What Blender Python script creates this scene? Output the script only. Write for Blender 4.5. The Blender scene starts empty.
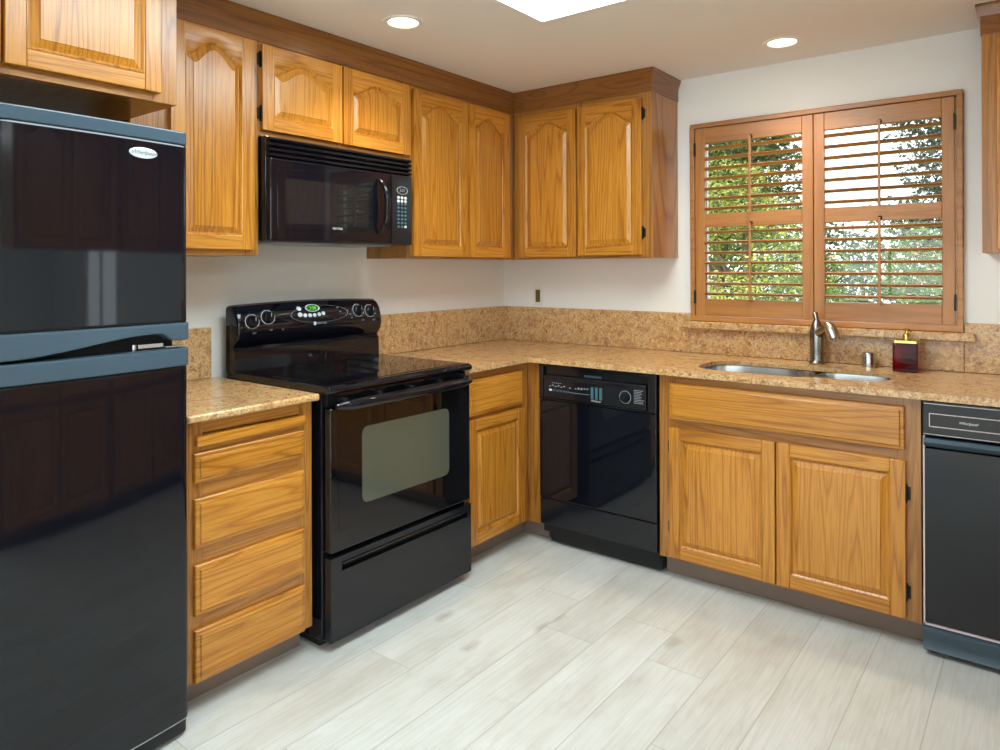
import bpy, bmesh, math, random
from mathutils import Vector, Matrix
from mathutils.geometry import tessellate_polygon
R = math.radians
PI = math.pi
scene = bpy.context.scene
col = scene.collection

# ------------------------------------------------------------------ camera
cam_data = bpy.data.cameras.new('camera')
cam = bpy.data.objects.new('camera', cam_data)
col.objects.link(cam)
YAW, PITCH, ROLL = 0.6570, 0.0009, -0.0035
fwd = Vector((-math.sin(YAW) * math.cos(PITCH), math.cos(YAW) * math.cos(PITCH), math.sin(PITCH)))
rt = Vector((math.cos(YAW), math.sin(YAW), 0))
up = rt.cross(fwd)
rt2 = rt * math.cos(ROLL) + up * math.sin(ROLL)
up2 = up * math.cos(ROLL) - rt * math.sin(ROLL)
m = Matrix((rt2, up2, -fwd)).transposed().to_4x4()
m.translation = Vector((2.6068, -3.3928, 1.3083))
cam.matrix_world = m
cam_data.sensor_fit = 'HORIZONTAL'
cam_data.sensor_width = 36
cam_data.lens = 36 * 707.77 / 1000
cam_data.shift_x = -(502.56 - 500) / 1000
cam_data.shift_y = (267.95 - 375) / 1000
cam_data.clip_start = 0.05
scene.camera = cam

# ------------------------------------------------------------------ world, sun, exposure
world = bpy.data.worlds.new('sky')
scene.world = world
world.use_nodes = True
wn = world.node_tree
wn.nodes.clear()
wo = wn.nodes.new('ShaderNodeOutputWorld')
wb = wn.nodes.new('ShaderNodeBackground')
wb.inputs[0].default_value = (0.84, 0.94, 1.0, 1)
wb.inputs[1].default_value = 2.8
wn.links.new(wb.outputs[0], wo.inputs[0])
sun_d = bpy.data.lights.new('sun', 'SUN')
sun_d.energy = 7.0
sun_d.angle = R(1.0)
sun_d.color = (1.0, 0.93, 0.78)
sun = bpy.data.objects.new('sun', sun_d)
col.objects.link(sun)
sun.rotation_euler = Vector((0.45, 0.85, -1.15)).to_track_quat('-Z', 'Y').to_euler()
sun.location = (-4, -8, 12)
SKYLIGHT_L = 10.5          # brightness of the daylight diffuser
CAN_W = 3.0               # watts of each recessed lamp
scene.view_settings.view_transform = 'Standard'
scene.view_settings.look = 'None'
scene.view_settings.exposure = 0.26
scene.view_settings.gamma = 1.0
scene.view_settings.use_curve_mapping = False
cy = scene.cycles
cy.use_denoising = True
cy.max_bounces = 8
cy.diffuse_bounces = 5
cy.glossy_bounces = 4
cy.transmission_bounces = 6
cy.caustics_reflective = False
cy.caustics_refractive = False
cy.sample_clamp_indirect = 6.0

# ------------------------------------------------------------------ node helpers
def srgb(r, g, b):
    f = lambda c: c / 12.92 if c <= 0.04045 else ((c + 0.055) / 1.055) ** 2.4
    return (f(r / 255), f(g / 255), f(b / 255), 1)

class NT:
    def __init__(s, name):
        s.m = bpy.data.materials.new(name)
        s.m.use_nodes = True
        s.t = s.m.node_tree
        s.t.nodes.clear()
        s.out = s.t.nodes.new('ShaderNodeOutputMaterial')
        s.b = s.t.nodes.new('ShaderNodeBsdfPrincipled')
        s.t.links.new(s.b.outputs[0], s.out.inputs[0])
    def n(s, typ, ins=None, **kw):
        nd = s.t.nodes.new('ShaderNode' + typ)
        for k, v in kw.items():
            setattr(nd, k, v)
        for k, v in (ins or {}).items():
            s.set(nd.inputs[k], v)
        return nd
    def set(s, sock, v):
        if isinstance(v, bpy.types.NodeSocket):
            s.t.links.new(v, sock)
        elif isinstance(v, bpy.types.Node):
            s.t.links.new(v.outputs[0], sock)
        else:
            sock.default_value = v
    def math(s, op, a, b=0.0, c=0.0):
        return s.n('Math', {0: a, 1: b, 2: c}, operation=op).outputs[0]
    def P(s, **kw):
        for k, v in kw.items():
            s.set(s.b.inputs[k.replace('_', ' ')], v)
    def ramp(s, fac, stops, interp='LINEAR'):
        nd = s.t.nodes.new('ShaderNodeValToRGB')
        nd.color_ramp.interpolation = interp
        e = nd.color_ramp.elements
        while len(e) < len(stops):
            e.new(0.5)
        for i, (p, c) in enumerate(stops):
            e[i].position = p
            e[i].color = c if len(c) == 4 else (*c, 1)
        s.t.links.new(fac, nd.inputs[0])
        return nd.outputs[0]
    def mix(s, fac, a, b, mode='MIX'):
        nd = s.t.nodes.new('ShaderNodeMix')
        nd.data_type = 'RGBA'
        nd.blend_type = mode
        s.set(nd.inputs[0], fac)
        s.set(nd.inputs[6], a)
        s.set(nd.inputs[7], b)
        return nd.outputs[2]
    def noise(s, vec, scale, detail=3, rough=0.5, dist=0.0):
        return s.n('TexNoise', {'Vector': vec, 'Scale': scale, 'Detail': detail, 'Roughness': rough, 'Distortion': dist}).outputs[0]
    def bump(s, h, strength, dist=0.002):
        nd = s.n('Bump', {'Height': h, 'Strength': strength, 'Distance': dist})
        s.t.links.new(nd.outputs[0], s.b.inputs['Normal'])

def flat(name, c, rough=0.5, metal=0.0, coat=0.0, spec=0.5, emit=None):
    k = NT(name)
    k.P(Base_Color=c, Roughness=rough, Metallic=metal)
    k.b.inputs['Coat Weight'].default_value = coat
    k.b.inputs['Coat Roughness'].default_value = 0.03
    k.b.inputs['Specular IOR Level'].default_value = spec
    if emit:
        k.b.inputs['Emission Color'].default_value = emit[0]
        k.b.inputs['Emission Strength'].default_value = emit[1]
    return k.m

def oak(name, axis, depth='y', dark=(0.17, 0.048, 0.005), mid=(0.46, 0.172, 0.013), lite=(0.62, 0.275, 0.036), K=13.0, contrast=0.62, rough=0.30):
    """axis: the direction the grain runs along"""
    k = NT(name)
    tc = k.n('TexCoord').outputs['Object']
    rnd = k.n('ObjectInfo').outputs['Random']
    off = k.n('CombineXYZ', {0: k.math('MULTIPLY', rnd, 7.3), 1: k.math('MULTIPLY', rnd, 17.1), 2: k.math('MULTIPLY', rnd, 5.7)})
    add = k.n('VectorMath', {0: tc, 1: off.outputs[0]}, operation='ADD').outputs[0]
    sc = [0.045 if a == axis else (0.2 if a == depth else 1.0) for a in 'xyz']
    v = k.n('VectorMath', {0: add, 1: sc}, operation='MULTIPLY').outputs[0]
    big = k.noise(v, 12.0, 1.5, 0.4, 0.0)
    rings = k.math('FRACT', k.math('MULTIPLY', big, K))
    # sharp latewood line fading into pale earlywood
    line = k.ramp(rings, [(0.0, (0.0, 0.0, 0.0)), (0.16, (0.9, 0.9, 0.9)), (0.60, (1, 1, 1)), (0.86, (0.55, 0.55, 0.55)), (1.0, (0.0, 0.0, 0.0))])
    sc2 = [0.03 if a == axis else 1.0 for a in 'xyz']
    v2 = k.n('VectorMath', {0: add, 1: sc2}, operation='MULTIPLY').outputs[0]
    pores = k.noise(v2, 210, 2, 0.65)
    porem = k.ramp(pores, [(0.40, (0, 0, 0)), (0.52, (1, 1, 1))])
    fac = k.math('MULTIPLY', line, k.math('MULTIPLY_ADD', porem, 0.62, 0.38))
    tone = k.noise(v, 2.2, 2, 0.5)
    fac2 = k.math('ADD', k.math('MULTIPLY', fac, 0.62 * contrast), k.math('MULTIPLY', tone, 0.55))
    c = k.ramp(fac2, [(0.12, dark), (0.40, mid), (0.74, lite)])
    bri = k.math('MULTIPLY_ADD', rnd, 0.14, 0.93)
    hsv = k.n('HueSaturation', {'Color': c, 'Value': bri})
    k.P(Base_Color=hsv.outputs[0], Roughness=rough)
    k.b.inputs['Coat Weight'].default_value = 0.35
    k.b.inputs['Coat Roughness'].default_value = 0.22
    k.bump(fac, 0.03, 0.0004)
    return k.m

M = {}
M['oz'] = oak('oak_upright_grain_left', 'z', 'x')
M['ozb'] = oak('oak_upright_grain_back', 'z', 'y')
M['ox'] = oak('oak_grain_along_wall_back', 'x', 'y')
M['oy'] = oak('oak_grain_along_wall_left', 'y', 'x')
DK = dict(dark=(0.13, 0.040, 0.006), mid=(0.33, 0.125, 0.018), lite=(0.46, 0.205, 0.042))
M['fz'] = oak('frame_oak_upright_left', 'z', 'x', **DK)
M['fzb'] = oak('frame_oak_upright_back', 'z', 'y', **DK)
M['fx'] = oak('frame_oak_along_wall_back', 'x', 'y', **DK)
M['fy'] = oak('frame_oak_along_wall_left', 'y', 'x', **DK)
SH = dict(dark=(0.27, 0.095, 0.018), mid=(0.39, 0.155, 0.034), lite=(0.48, 0.215, 0.058), K=4.0, contrast=0.5, rough=0.4)
M['sx'] = oak('shutter_wood_across', 'x', 'y', **SH)
M['sz'] = oak('shutter_wood_upright', 'z', 'y', **SH)
M['inside'] = oak('oak_plywood', 'y', dark=(0.16, 0.07, 0.02), mid=(0.27, 0.13, 0.04), lite=(0.36, 0.19, 0.07))
M['frieze'] = oak('oak_frieze_shaded', 'y', 'x', dark=(0.11, 0.035, 0.005), mid=(0.21, 0.073, 0.011), lite=(0.29, 0.115, 0.02), K=9, contrast=0.6)  # cabinet oak darkened to paint in the shade under the ceiling
M['friezex'] = oak('oak_frieze_back_shaded', 'x', dark=(0.11, 0.035, 0.005), mid=(0.21, 0.073, 0.011), lite=(0.29, 0.115, 0.02), K=9, contrast=0.6)  # same shade-darkened copy, grain along the back wall

def paint(name, c, s=0.15):
    k = NT(name)
    tc = k.n('TexCoord').outputs['Object']
    k.P(Base_Color=c, Roughness=0.75)
    h = k.noise(tc, 60, 3, 0.6)
    k.bump(h, s, 0.003)
    return k.m
M['wall'] = paint('wall_paint', srgb(238, 237, 234))
M['ceil'] = paint('ceiling_paint', srgb(236, 233, 228), 0.1)

def granite():
    k = NT('golden_granite')
    tc = k.n('TexCoord').outputs['Object']
    wv = k.n('VectorMath', {0: tc, 1: (1.0, 1.7, 1.3)}, operation='MULTIPLY').outputs[0]
    flow = k.noise(wv, 13, 5, 0.7, 1.6)
    base = k.ramp(flow, [(0.28, srgb(172, 126, 76)), (0.44, srgb(202, 158, 104)), (0.56, srgb(216, 178, 128)), (0.70, srgb(184, 138, 102))])
    speck = k.noise(tc, 130, 3, 0.7)
    dk = k.ramp(speck, [(0.40, (1, 1, 1)), (0.46, (0, 0, 0))])
    blot = k.noise(tc, 55, 4, 0.7, 0.6)
    dk2 = k.ramp(blot, [(0.36, (1, 1, 1)), (0.46, (0, 0, 0))])
    c = k.mix(k.math('MULTIPLY', dk2, 0.68), base, srgb(120, 82, 54))
    c = k.mix(k.math('MULTIPLY', dk, 0.5), c, srgb(96, 66, 48))
    lt = k.ramp(k.noise(tc, 70, 3, 0.7), [(0.58, (0, 0, 0)), (0.66, (1, 1, 1))])
    c = k.mix(k.math('MULTIPLY', lt, 0.6), c, srgb(232, 210, 170))
    rd = k.ramp(k.noise(tc, 14, 3, 0.6, 0.8), [(0.55, (0, 0, 0)), (0.68, (1, 1, 1))])
    c = k.mix(k.math('MULTIPLY', rd, 0.45), c, srgb(150, 98, 78))
    k.P(Base_Color=c, Roughness=0.16)
    return k.m
M['granite'] = granite()

def floor_mat():
    k = NT('whitewashed_plank')
    tc = k.n('TexCoord').outputs['Object']
    sp = k.n('SeparateXYZ', {0: tc})
    X, Y = sp.outputs[0], sp.outputs[1]
    W, L = 0.1965, 1.22
    xr = k.math('DIVIDE', k.math('SUBTRACT', X, 1.540 - 20 * W), W)
    row = k.math('FLOOR', xr)
    rr = k.n('TexWhiteNoise', {'W': row}, noise_dimensions='1D').outputs[0]
    yr = k.math('ADD', k.math('DIVIDE', Y, L), k.math('MULTIPLY', rr, 1.0))
    cell = k.math('FLOOR', yr)
    cv = k.n('CombineXYZ', {0: row, 1: cell, 2: 3.3})
    cr = k.n('TexWhiteNoise', {'Vector': cv.outputs[0]}, noise_dimensions='3D')
    fx = k.math('ABSOLUTE', k.math('SUBTRACT', k.math('FRACT', xr), 0.5))
    fy = k.math('ABSOLUTE', k.math('SUBTRACT', k.math('FRACT', yr), 0.5))
    seam = k.math('MAXIMUM', k.math('GREATER_THAN', fx, 0.5 - 0.0016 / W), k.math('GREATER_THAN', fy, 0.5 - 0.0014 / L))
    shift = k.n('VectorMath', {0: cr.outputs[1], 1: (9, 9, 9)}, operation='MULTIPLY').outputs[0]
    v = k.n('VectorMath', {0: tc, 1: shift}, operation='ADD').outputs[0]
    vg = k.n('VectorMath', {0: v, 1: (1, 0.09, 1)}, operation='MULTIPLY').outputs[0]
    g = k.noise(vg, 9, 3, 0.55, 0.5)
    gl = k.math('FRACT', k.math('MULTIPLY', g, 9))
    fine = k.noise(k.n('VectorMath', {0: v, 1: (1, 0.03, 1)}, operation='MULTIPLY').outputs[0], 120, 3, 0.6)
    cloud = k.noise(k.n('VectorMath', {0: v, 1: (1, 0.45, 1)}, operation='MULTIPLY').outputs[0], 5.0, 4, 0.6)
    c = k.ramp(cloud, [(0.30, srgb(196, 196, 190)), (0.47, srgb(208, 211, 207)), (0.68, srgb(217, 221, 220))])
    c = k.mix(k.math('MULTIPLY', k.ramp(gl, [(0, (1, 1, 1)), (0.16, (0, 0, 0)), (0.85, (0, 0, 0)), (1, (1, 1, 1))]), 0.13), c, srgb(170, 155, 140))
    c = k.mix(k.math('MULTIPLY', k.ramp(fine, [(0.40, (1, 1, 1)), (0.55, (0, 0, 0))]), 0.16), c, srgb(165, 152, 138))
    vk = k.n('VectorMath', {0: v, 1: (1, 0.5, 1)}, operation='MULTIPLY').outputs[0]
    vor = k.n('TexVoronoi', {'Vector': vk, 'Scale': 3.4, 'Randomness': 1.0}).outputs[0]
    knot = k.ramp(k.math('ADD', vor, k.math('MULTIPLY', k.noise(v, 30, 3), 0.10)), [(0.07, (1, 1, 1)), (0.16, (0, 0, 0))])
    c = k.mix(k.math('MULTIPLY', knot, 0.5), c, srgb(140, 126, 114))
    val = k.math('MULTIPLY_ADD', cr.outputs[0], 0.05, 0.97)
    c = k.n('HueSaturation', {'Color': c, 'Value': val}).outputs[0]
    c = k.mix(k.math('MULTIPLY', seam, 0.42), c, srgb(128, 118, 106))
    k.P(Base_Color=c, Roughness=0.42)
    k.bump(seam, 0.3, -0.0008)
    return k.m
M['floor'] = floor_mat()

def enamel():
    k = NT('glossy_black_enamel')
    k.P(Base_Color=(0.004, 0.005, 0.009, 1), Roughness=0.045)
    k.b.inputs['Specular IOR Level'].default_value = 0.5
    return k.m
M['black'] = enamel()
M['bglass'] = flat('black_glass', (0.004, 0.004, 0.006, 1), 0.03, spec=0.5)
M['bpanel'] = flat('black_satin_panel', (0.009, 0.010, 0.014, 1), 0.14, spec=0.42)
M['bplas'] = flat('black_plastic', (0.007, 0.008, 0.011, 1), 0.14, spec=0.42)
M['trimplas'] = flat('satin_trim_sky_tint', (0.050, 0.085, 0.118, 1), 0.22)  # blue lift in the trim colour stands in for reflected sky
M['matte'] = flat('matte_black', (0.008, 0.008, 0.008, 1), 0.8)
M['innerglass'] = flat('oven_inner_glass_reflection', (0.080, 0.088, 0.066, 1), 0.10)  # grey-green tint paints a blurred reflection onto the oven's inner pane
M['mwglass'] = flat('microwave_window', (0.016, 0.014, 0.015, 1), 0.02)
M['steel'] = flat('brushed_steel', (0.62, 0.63, 0.63, 1), 0.24, 1.0)
M['nickel'] = flat('brushed_nickel', (0.30, 0.29, 0.27, 1), 0.24, 1.0)
M['gold'] = flat('brass_cap', (0.66, 0.50, 0.16, 1), 0.22, 1.0)
M['silver'] = flat('silver_print', (0.62, 0.66, 0.70, 1), 0.35)
M['greyprint'] = flat('grey_print', (0.30, 0.33, 0.36, 1), 0.4)
M['pinkline'] = flat('pale_trim_line', (0.62, 0.53, 0.54, 1), 0.35)
M['badge'] = flat('badge_silver', (0.70, 0.78, 0.80, 1), 0.25, 0.3)
M['badgeink'] = flat('badge_ink', (0.10, 0.14, 0.16, 1), 0.5)
M['hinge'] = flat('black_hinge_iron', (0.02, 0.018, 0.016, 1), 0.45, 0.6)
M['white'] = flat('white_plastic', (0.80, 0.79, 0.76, 1), 0.4)
M['brownslot'] = flat('brown_receptacle', (0.16, 0.10, 0.03, 1), 0.4)
M['kick'] = flat('toe_kick_vinyl', (0.23, 0.165, 0.13, 1), 0.5)
M['lens'] = flat('lit_lamp_lens', (1, 0.95, 0.85, 1), 0.5, emit=((1.0, 0.80, 0.50, 1), 9.0))
M['diffuser'] = flat('daylight_diffuser', (0.9, 0.95, 0.95, 1), 0.5, emit=((0.80, 0.95, 1.0, 1), SKYLIGHT_L))
M['lcd'] = flat('green_display', (0.01, 0.10, 0.01, 1), 0.3, emit=((0.05, 0.42, 0.03, 1), 0.12))
M['lcdtxt'] = flat('green_digits', (0.1, 0.5, 0.05, 1), 0.3, emit=((0.30, 0.90, 0.08, 1), 0.6))
M['teal'] = flat('blue_grey_print', (0.05, 0.13, 0.17, 1), 0.4)
M['bark'] = flat('bark', (0.10, 0.07, 0.045, 1), 0.9)
M['lawn'] = paint('lawn', (0.10, 0.16, 0.03, 1), 0.4)
M['fence'] = flat('weathered_fence', (0.42, 0.37, 0.31, 1), 0.8)
M['pot'] = flat('white_post_paint', (0.75, 0.75, 0.72, 1), 0.6)
def glassmat(name, c=(1, 1, 1, 1), rough=0.0, ior=1.45):
    k = NT(name)
    k.P(Base_Color=c, Roughness=rough)
    k.b.inputs['Transmission Weight'].default_value = 1.0
    k.b.inputs['IOR'].default_value = ior
    return k.m
def paneglass():
    k = NT('window_glass')
    tr = k.n('BsdfTransparent', {0: (0.97, 0.98, 0.97, 1)})
    gl = k.n('BsdfGlossy', {'Roughness': 0.02})
    mx = k.n('MixShader', {0: 0.05, 1: tr.outputs[0], 2: gl.outputs[0]})
    k.t.links.new(mx.outputs[0], k.out.inputs[0])
    return k.m
M['glass'] = paneglass()
M['redsoap'] = glassmat('dark_red_liquid', (0.30, 0.004, 0.015, 1), 0.03, 1.3)
def leafmat(name, c1, c2):
    k = NT(name)
    tc = k.n('TexCoord').outputs['Object']
    c = k.ramp(k.noise(tc, 5, 3, 0.6), [(0.35, c1), (0.65, c2)])
    k.P(Base_Color=c, Roughness=0.7)
    k.b.inputs['Specular IOR Level'].default_value = 0.15
    trn = k.n('BsdfTranslucent', {0: c})
    mx = k.n('MixShader', {0: 0.35, 1: k.b.outputs[0], 2: trn.outputs[0]})
    k.t.links.new(mx.outputs[0], k.out.inputs[0])
    return k.m
M['leaf_dark'] = leafmat('dark_leaves', (0.05, 0.075, 0.028, 1), (0.14, 0.17, 0.06, 1))
M['leaf_lime'] = leafmat('lime_leaves', (0.24, 0.28, 0.05, 1), (0.56, 0.54, 0.16, 1))
M['leaf_mid'] = leafmat('mid_green_leaves', (0.08, 0.12, 0.035, 1), (0.20, 0.27, 0.085, 1))
M['leaf_grey'] = leafmat('grey_green_leaves', (0.05, 0.06, 0.045, 1), (0.14, 0.15, 0.11, 1))
M['petal'] = flat('pink_petals', (0.55, 0.22, 0.22, 1), 0.7)

# ------------------------------------------------------------------ mesh helpers
def ident(p):
    return p
def F_left(x0):            # face that looks to +x: u = y, n = +x
    return lambda p: (x0 + p[1], p[0], p[2])
def F_back(y0):            # face that looks to -y: u = x, n = -y
    return lambda p: (p[0], y0 - p[1], p[2])
def F_right(x0):           # face that looks to -x: u = y, n = -x
    return lambda p: (x0 - p[1], p[0], p[2])

class MB:
    def __init__(s, f=ident):
        s.v = []; s.fc = []; s.mi = []; s.f = f; s.sm = []
    def add(s, pts, faces, mi=0, smooth=False):
        b = len(s.v)
        s.v += [s.f(p) for p in pts]
        for q in faces:
            s.fc.append([b + i for i in q]); s.mi.append(mi); s.sm.append(smooth)
    def box(s, a0, a1, b0, b1, c0, c1, mi=0):
        p = [(a, b, c) for a in (a0, a1) for b in (b0, b1) for c in (c0, c1)]
        s.add(p, [(0, 1, 3, 2), (4, 6, 7, 5), (0, 4, 5, 1), (2, 3, 7, 6), (0, 2, 6, 4), (1, 5, 7, 3)], mi)
        return s
    def loft(s, loops, mi=0, closed=True, caps=(True, True), smooth=False):
        n = len(loops[0]); pts = [p for l in loops for p in l]; fs = []
        for i in range(len(loops) - 1):
            for j in range(n if closed else n - 1):
                k = (j + 1) % n
                fs.append((i * n + j, i * n + k, (i + 1) * n + k, (i + 1) * n + j))
        if caps[0]: fs.append(tuple(range(n)))
        if caps[1]: fs.append(tuple(range((len(loops) - 1) * n, len(loops) * n)))
        s.add(pts, fs, mi, smooth)
        return s
    def prism(s, poly, a, b, axis=1, mi=0, smooth=False):
        """poly of 2D points extruded along the axis index from a to b"""
        def mk(p, t):
            q = list(p); q.insert(axis, t); return tuple(q)
        return s.loft([[mk(p, a) for p in poly], [mk(p, b) for p in poly]], mi, smooth=smooth)
    def lathe(s, c, prof, axis='z', n=24, mi=0, caps=(True, True)):
        loops = []
        for r, h in prof:
            l = []
            for i in range(n):
                a = 2 * PI * i / n
                u, w = r * math.cos(a), r * math.sin(a)
                l.append({'z': (c[0] + u, c[1] + w, c[2] + h), 'y': (c[0] + u, c[1] + h, c[2] + w), 'x': (c[0] + h, c[1] + u, c[2] + w)}[axis])
            loops.append(l)
        return s.loft(loops, mi, caps=caps, smooth=True)
    def tube(s, path, r, n=12, mi=0):
        path = [Vector(p) for p in path]
        rs = r if isinstance(r, (list, tuple)) else [r] * len(path)
        loops = []; ref = Vector((0.31, 0.2, 0.93))
        for i, p in enumerate(path):
            t = (path[min(i + 1, len(path) - 1)] - path[max(i - 1, 0)]).normalized()
            a = t.cross(ref).normalized(); b = t.cross(a).normalized()
            loops.append([tuple(p + (a * math.cos(2 * PI * j / n) + b * math.sin(2 * PI * j / n)) * rs[i]) for j in range(n)])
        return s.loft(loops, mi, smooth=True)
    def build(s, name, mats, parent=None, bevel=0.0, seg=2, ang=40, auto=True):
        me = bpy.data.meshes.new(name)
        loc = ROOT.get(parent.name, Vector((0, 0, 0))) if parent else Vector((0, 0, 0))
        if parent is None and s.v:
            xs = [p[0] for p in s.v]; ys = [p[1] for p in s.v]; zs = [p[2] for p in s.v]
            loc = Vector(((min(xs) + max(xs)) / 2, (min(ys) + max(ys)) / 2, min(zs)))
            if name == 'floor': loc = Vector((0, 0, 0))
        me.from_pydata([tuple(Vector(p) - loc) for p in s.v], [], s.fc)
        mats = mats if isinstance(mats, (list, tuple)) else [mats]
        for mt in mats:
            me.materials.append(mt)
        me.polygons.foreach_set('material_index', s.mi)
        me.polygons.foreach_set('use_smooth', s.sm)
        bm = bmesh.new(); bm.from_mesh(me)
        bmesh.ops.remove_doubles(bm, verts=bm.verts, dist=1e-6)
        bmesh.ops.recalc_face_normals(bm, faces=bm.faces)
        bm.to_mesh(me); bm.free()
        if any(s.sm) and not all(s.sm) or (any(s.sm) and auto):
            try:
                me.set_sharp_from_angle(angle=R(35))
            except Exception:
                pass
        o = bpy.data.objects.new(name, me); col.objects.link(o)
        if parent:
            o.parent = parent
            ROOT[o.name] = loc
        else:
            o.location = loc
            ROOT[o.name] = loc
        if bevel:
            b = o.modifiers.new('bevel', 'BEVEL'); b.width = bevel; b.segments = seg
            b.limit_method = 'ANGLE'; b.angle_limit = R(ang)
            b.harden_normals = False
        return o
ROOT = {}
def tag(o, label=None, cat=None, group=None, kind=None):
    if label: o['label'] = label
    if cat: o['category'] = cat
    if group: o['group'] = group
    if kind: o['kind'] = kind
    return o
def thing(name, loc, label, cat, group=None):
    o = bpy.data.objects.new(name, None); col.objects.link(o)
    o.empty_display_size = 0.1
    o.location = loc
    ROOT[o.name] = Vector(loc)
    return tag(o, label, cat, group)
def struct(mb, name, mats, bevel=0.0):
    return tag(mb.build(name, mats, bevel=bevel), kind='structure')
def box(name, a, mats, parent, f=ident, bevel=0.0, seg=2):
    return MB(f).box(*a).build(name, mats, parent, bevel, seg)

def writing(s, name, mat, parent, f, u, n, z, size, shear=0.0, mirror=False, spacing=1.0):
    cu = bpy.data.curves.new(name, 'FONT')
    cu.body = s; cu.size = size; cu.shear = shear; cu.align_x = 'CENTER'; cu.align_y = 'CENTER'
    cu.space_character = spacing; cu.extrude = 0.0004; cu.resolution_u = 3
    tmp = bpy.data.objects.new('tmp_text', cu); col.objects.link(tmp)
    dg = bpy.context.evaluated_depsgraph_get()
    me0 = bpy.data.meshes.new_from_object(tmp.evaluated_get(dg))
    mb = MB(f)
    sx = -1 if mirror else 1
    mb.add([(u + v.co.x * sx, n + v.co.z, z + v.co.y) for v in me0.vertices], [tuple(p.vertices) for p in me0.polygons])
    bpy.data.objects.remove(tmp, do_unlink=True); bpy.data.curves.remove(cu); bpy.data.meshes.remove(me0)
    return mb.build(name, mat, parent)

# ------------------------------------------------------------------ cabinet parts
def bell(t, a):
    t = min(1.0, abs(t) / 0.90)
    return a * (0.5 * (1 + math.cos(PI * t))) ** 0.68
def door(parent, f, u0, u1, z0, z1, n0, arch=0.0, stile=0.048, hmat='oy', t=0.020, hinge=None, hz=None, nn=24):
    """raised panel door; f maps (u, n, z); hinge = +1/-1 the edge with black hinges"""
    s = stile; vm = M['ozb'] if hmat == 'ox' else M['oz']
    zt = z1 - s - arch            # shoulder height of the opening
    if arch: zt += 0.004
    a0, a1, b0 = u0 + s, u1 - s, z0 + s
    half = (a1 - a0) / 2; mid = (a0 + a1) / 2
    mb = MB(f)
    mb.box(u0, a0, n0, n0 + t, z0, z1, 0)
    mb.box(a1, u1, n0, n0 + t, z0, z1, 0)
    mb.box(a0 + 0.0002, a1 - 0.0002, n0, n0 + t - 0.0004, z0 + 0.0004, b0, 1)
    if arch:
        poly = [(a1, z1), (a0, z1)] + [(a0 + (a1 - a0) * i / nn, zt + bell(-1 + 2 * i / nn, arch)) for i in range(nn + 1)]
        tops = [(p[0], n0, p[1]) for p in poly]
        # split the top rail in strips so that it shades cleanly
        for i in range(nn):
            xa = a0 + (a1 - a0) * i / nn; xb = a0 + (a1 - a0) * (i + 1) / nn
            za = zt + bell(-1 + 2 * i / nn, arch); zb = zt + bell(-1 + 2 * (i + 1) / nn, arch)
            mb.add([(xa, n0 + t, za), (xb, n0 + t, zb), (xb, n0 + t, z1), (xa, n0 + t, z1)], [(0, 1, 2, 3)], 1)
        mb.box(a0, a1, n0, n0 + t - 0.0006, z1 - 0.006, z1, 1)
    else:
        mb.box(a0 + 0.0002, a1 - 0.0002, n0, n0 + t - 0.0004, z1 - s, z1 - 0.0004, 1)
    def outline(d):
        w = half - d
        pts = [(mid - w, b0 + d), (mid + w, b0 + d)]
        for i in range(nn + 1):
            tt = 1 - 2 * i / nn
            pts.append((mid + w * tt, zt - d + (bell(tt, arch) if arch else 0)))
        return pts
    lp = lambda d, n: [(p[0], n, p[1]) for p in outline(d)]
    mb.loft([lp(0, n0 + t), lp(0.004, n0 + t - 0.002), lp(0.009, n0 + t - 0.009)], 0, caps=(False, False), smooth=True)
    d = mb.build('door', [vm, M[hmat]], parent, 0.0025, 2)
    pb = MB(f)
    pb.loft([lp(0.006, n0 + 0.004), lp(0.0085, n0 + t - 0.010), lp(0.012, n0 + t - 0.0095), lp(0.029, n0 + t - 0.002), lp(0.0302, n0 + t)], 0)
    pb.build('door_panel', vm, d)
    if hinge:
        hz = hz or (z0 + 0.08, z1 - 0.08)
        for h in hz:
            hb = MB(f)
            uu = u1 if hinge > 0 else u0
            hb.box(uu - 0.002, uu + 0.004, n0 - 0.001, n0 + 0.016, h - 0.030, h + 0.030)
            hb.box(*((uu + 0.004, uu + 0.013) if hinge > 0 else (uu - 0.011, uu - 0.002)), n0 - 0.0015, n0 + 0.003, h - 0.022, h + 0.022)
            hb.build('hinge', M['hinge'], d, 0.001)
    return d
def drawer(parent, f, u0, u1, z0, z1, n0, hmat='oy', t=0.020, name='drawer'):
    mb = MB(f)
    def lp(d, n): return [(u0 + d, n, z0 + d), (u1 - d, n, z0 + d), (u1 - d, n, z1 - d), (u0 + d, n, z1 - d)]
    mb.loft([lp(0, n0), lp(0, n0 + t - 0.009), lp(0.003, n0 + t - 0.006), lp(0.013, n0 + t - 0.0045), lp(0.016, n0 + t), ])
    return mb.build(name, M[hmat], parent, 0.0008, 1)
def carcass(parent, f, u0, u1, z0, z1, n_back, n0, stiles, rails, hmat='oy', side=0.018, open_front=False):
    """plywood box with a face frame: stiles [(u0,u1)], rails [(u0,u1,z0,z1)] """
    t = 0.018
    mb = MB(f).box(u0, u1, n_back, n0 - t, z0, z1)
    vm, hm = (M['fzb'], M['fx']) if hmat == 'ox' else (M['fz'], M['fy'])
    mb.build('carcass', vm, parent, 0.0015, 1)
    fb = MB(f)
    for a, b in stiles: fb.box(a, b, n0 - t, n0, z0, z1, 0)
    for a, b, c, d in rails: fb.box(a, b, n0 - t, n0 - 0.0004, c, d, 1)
    fb.build('face_frame', [vm, hm], parent, 0.001, 1)

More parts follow.
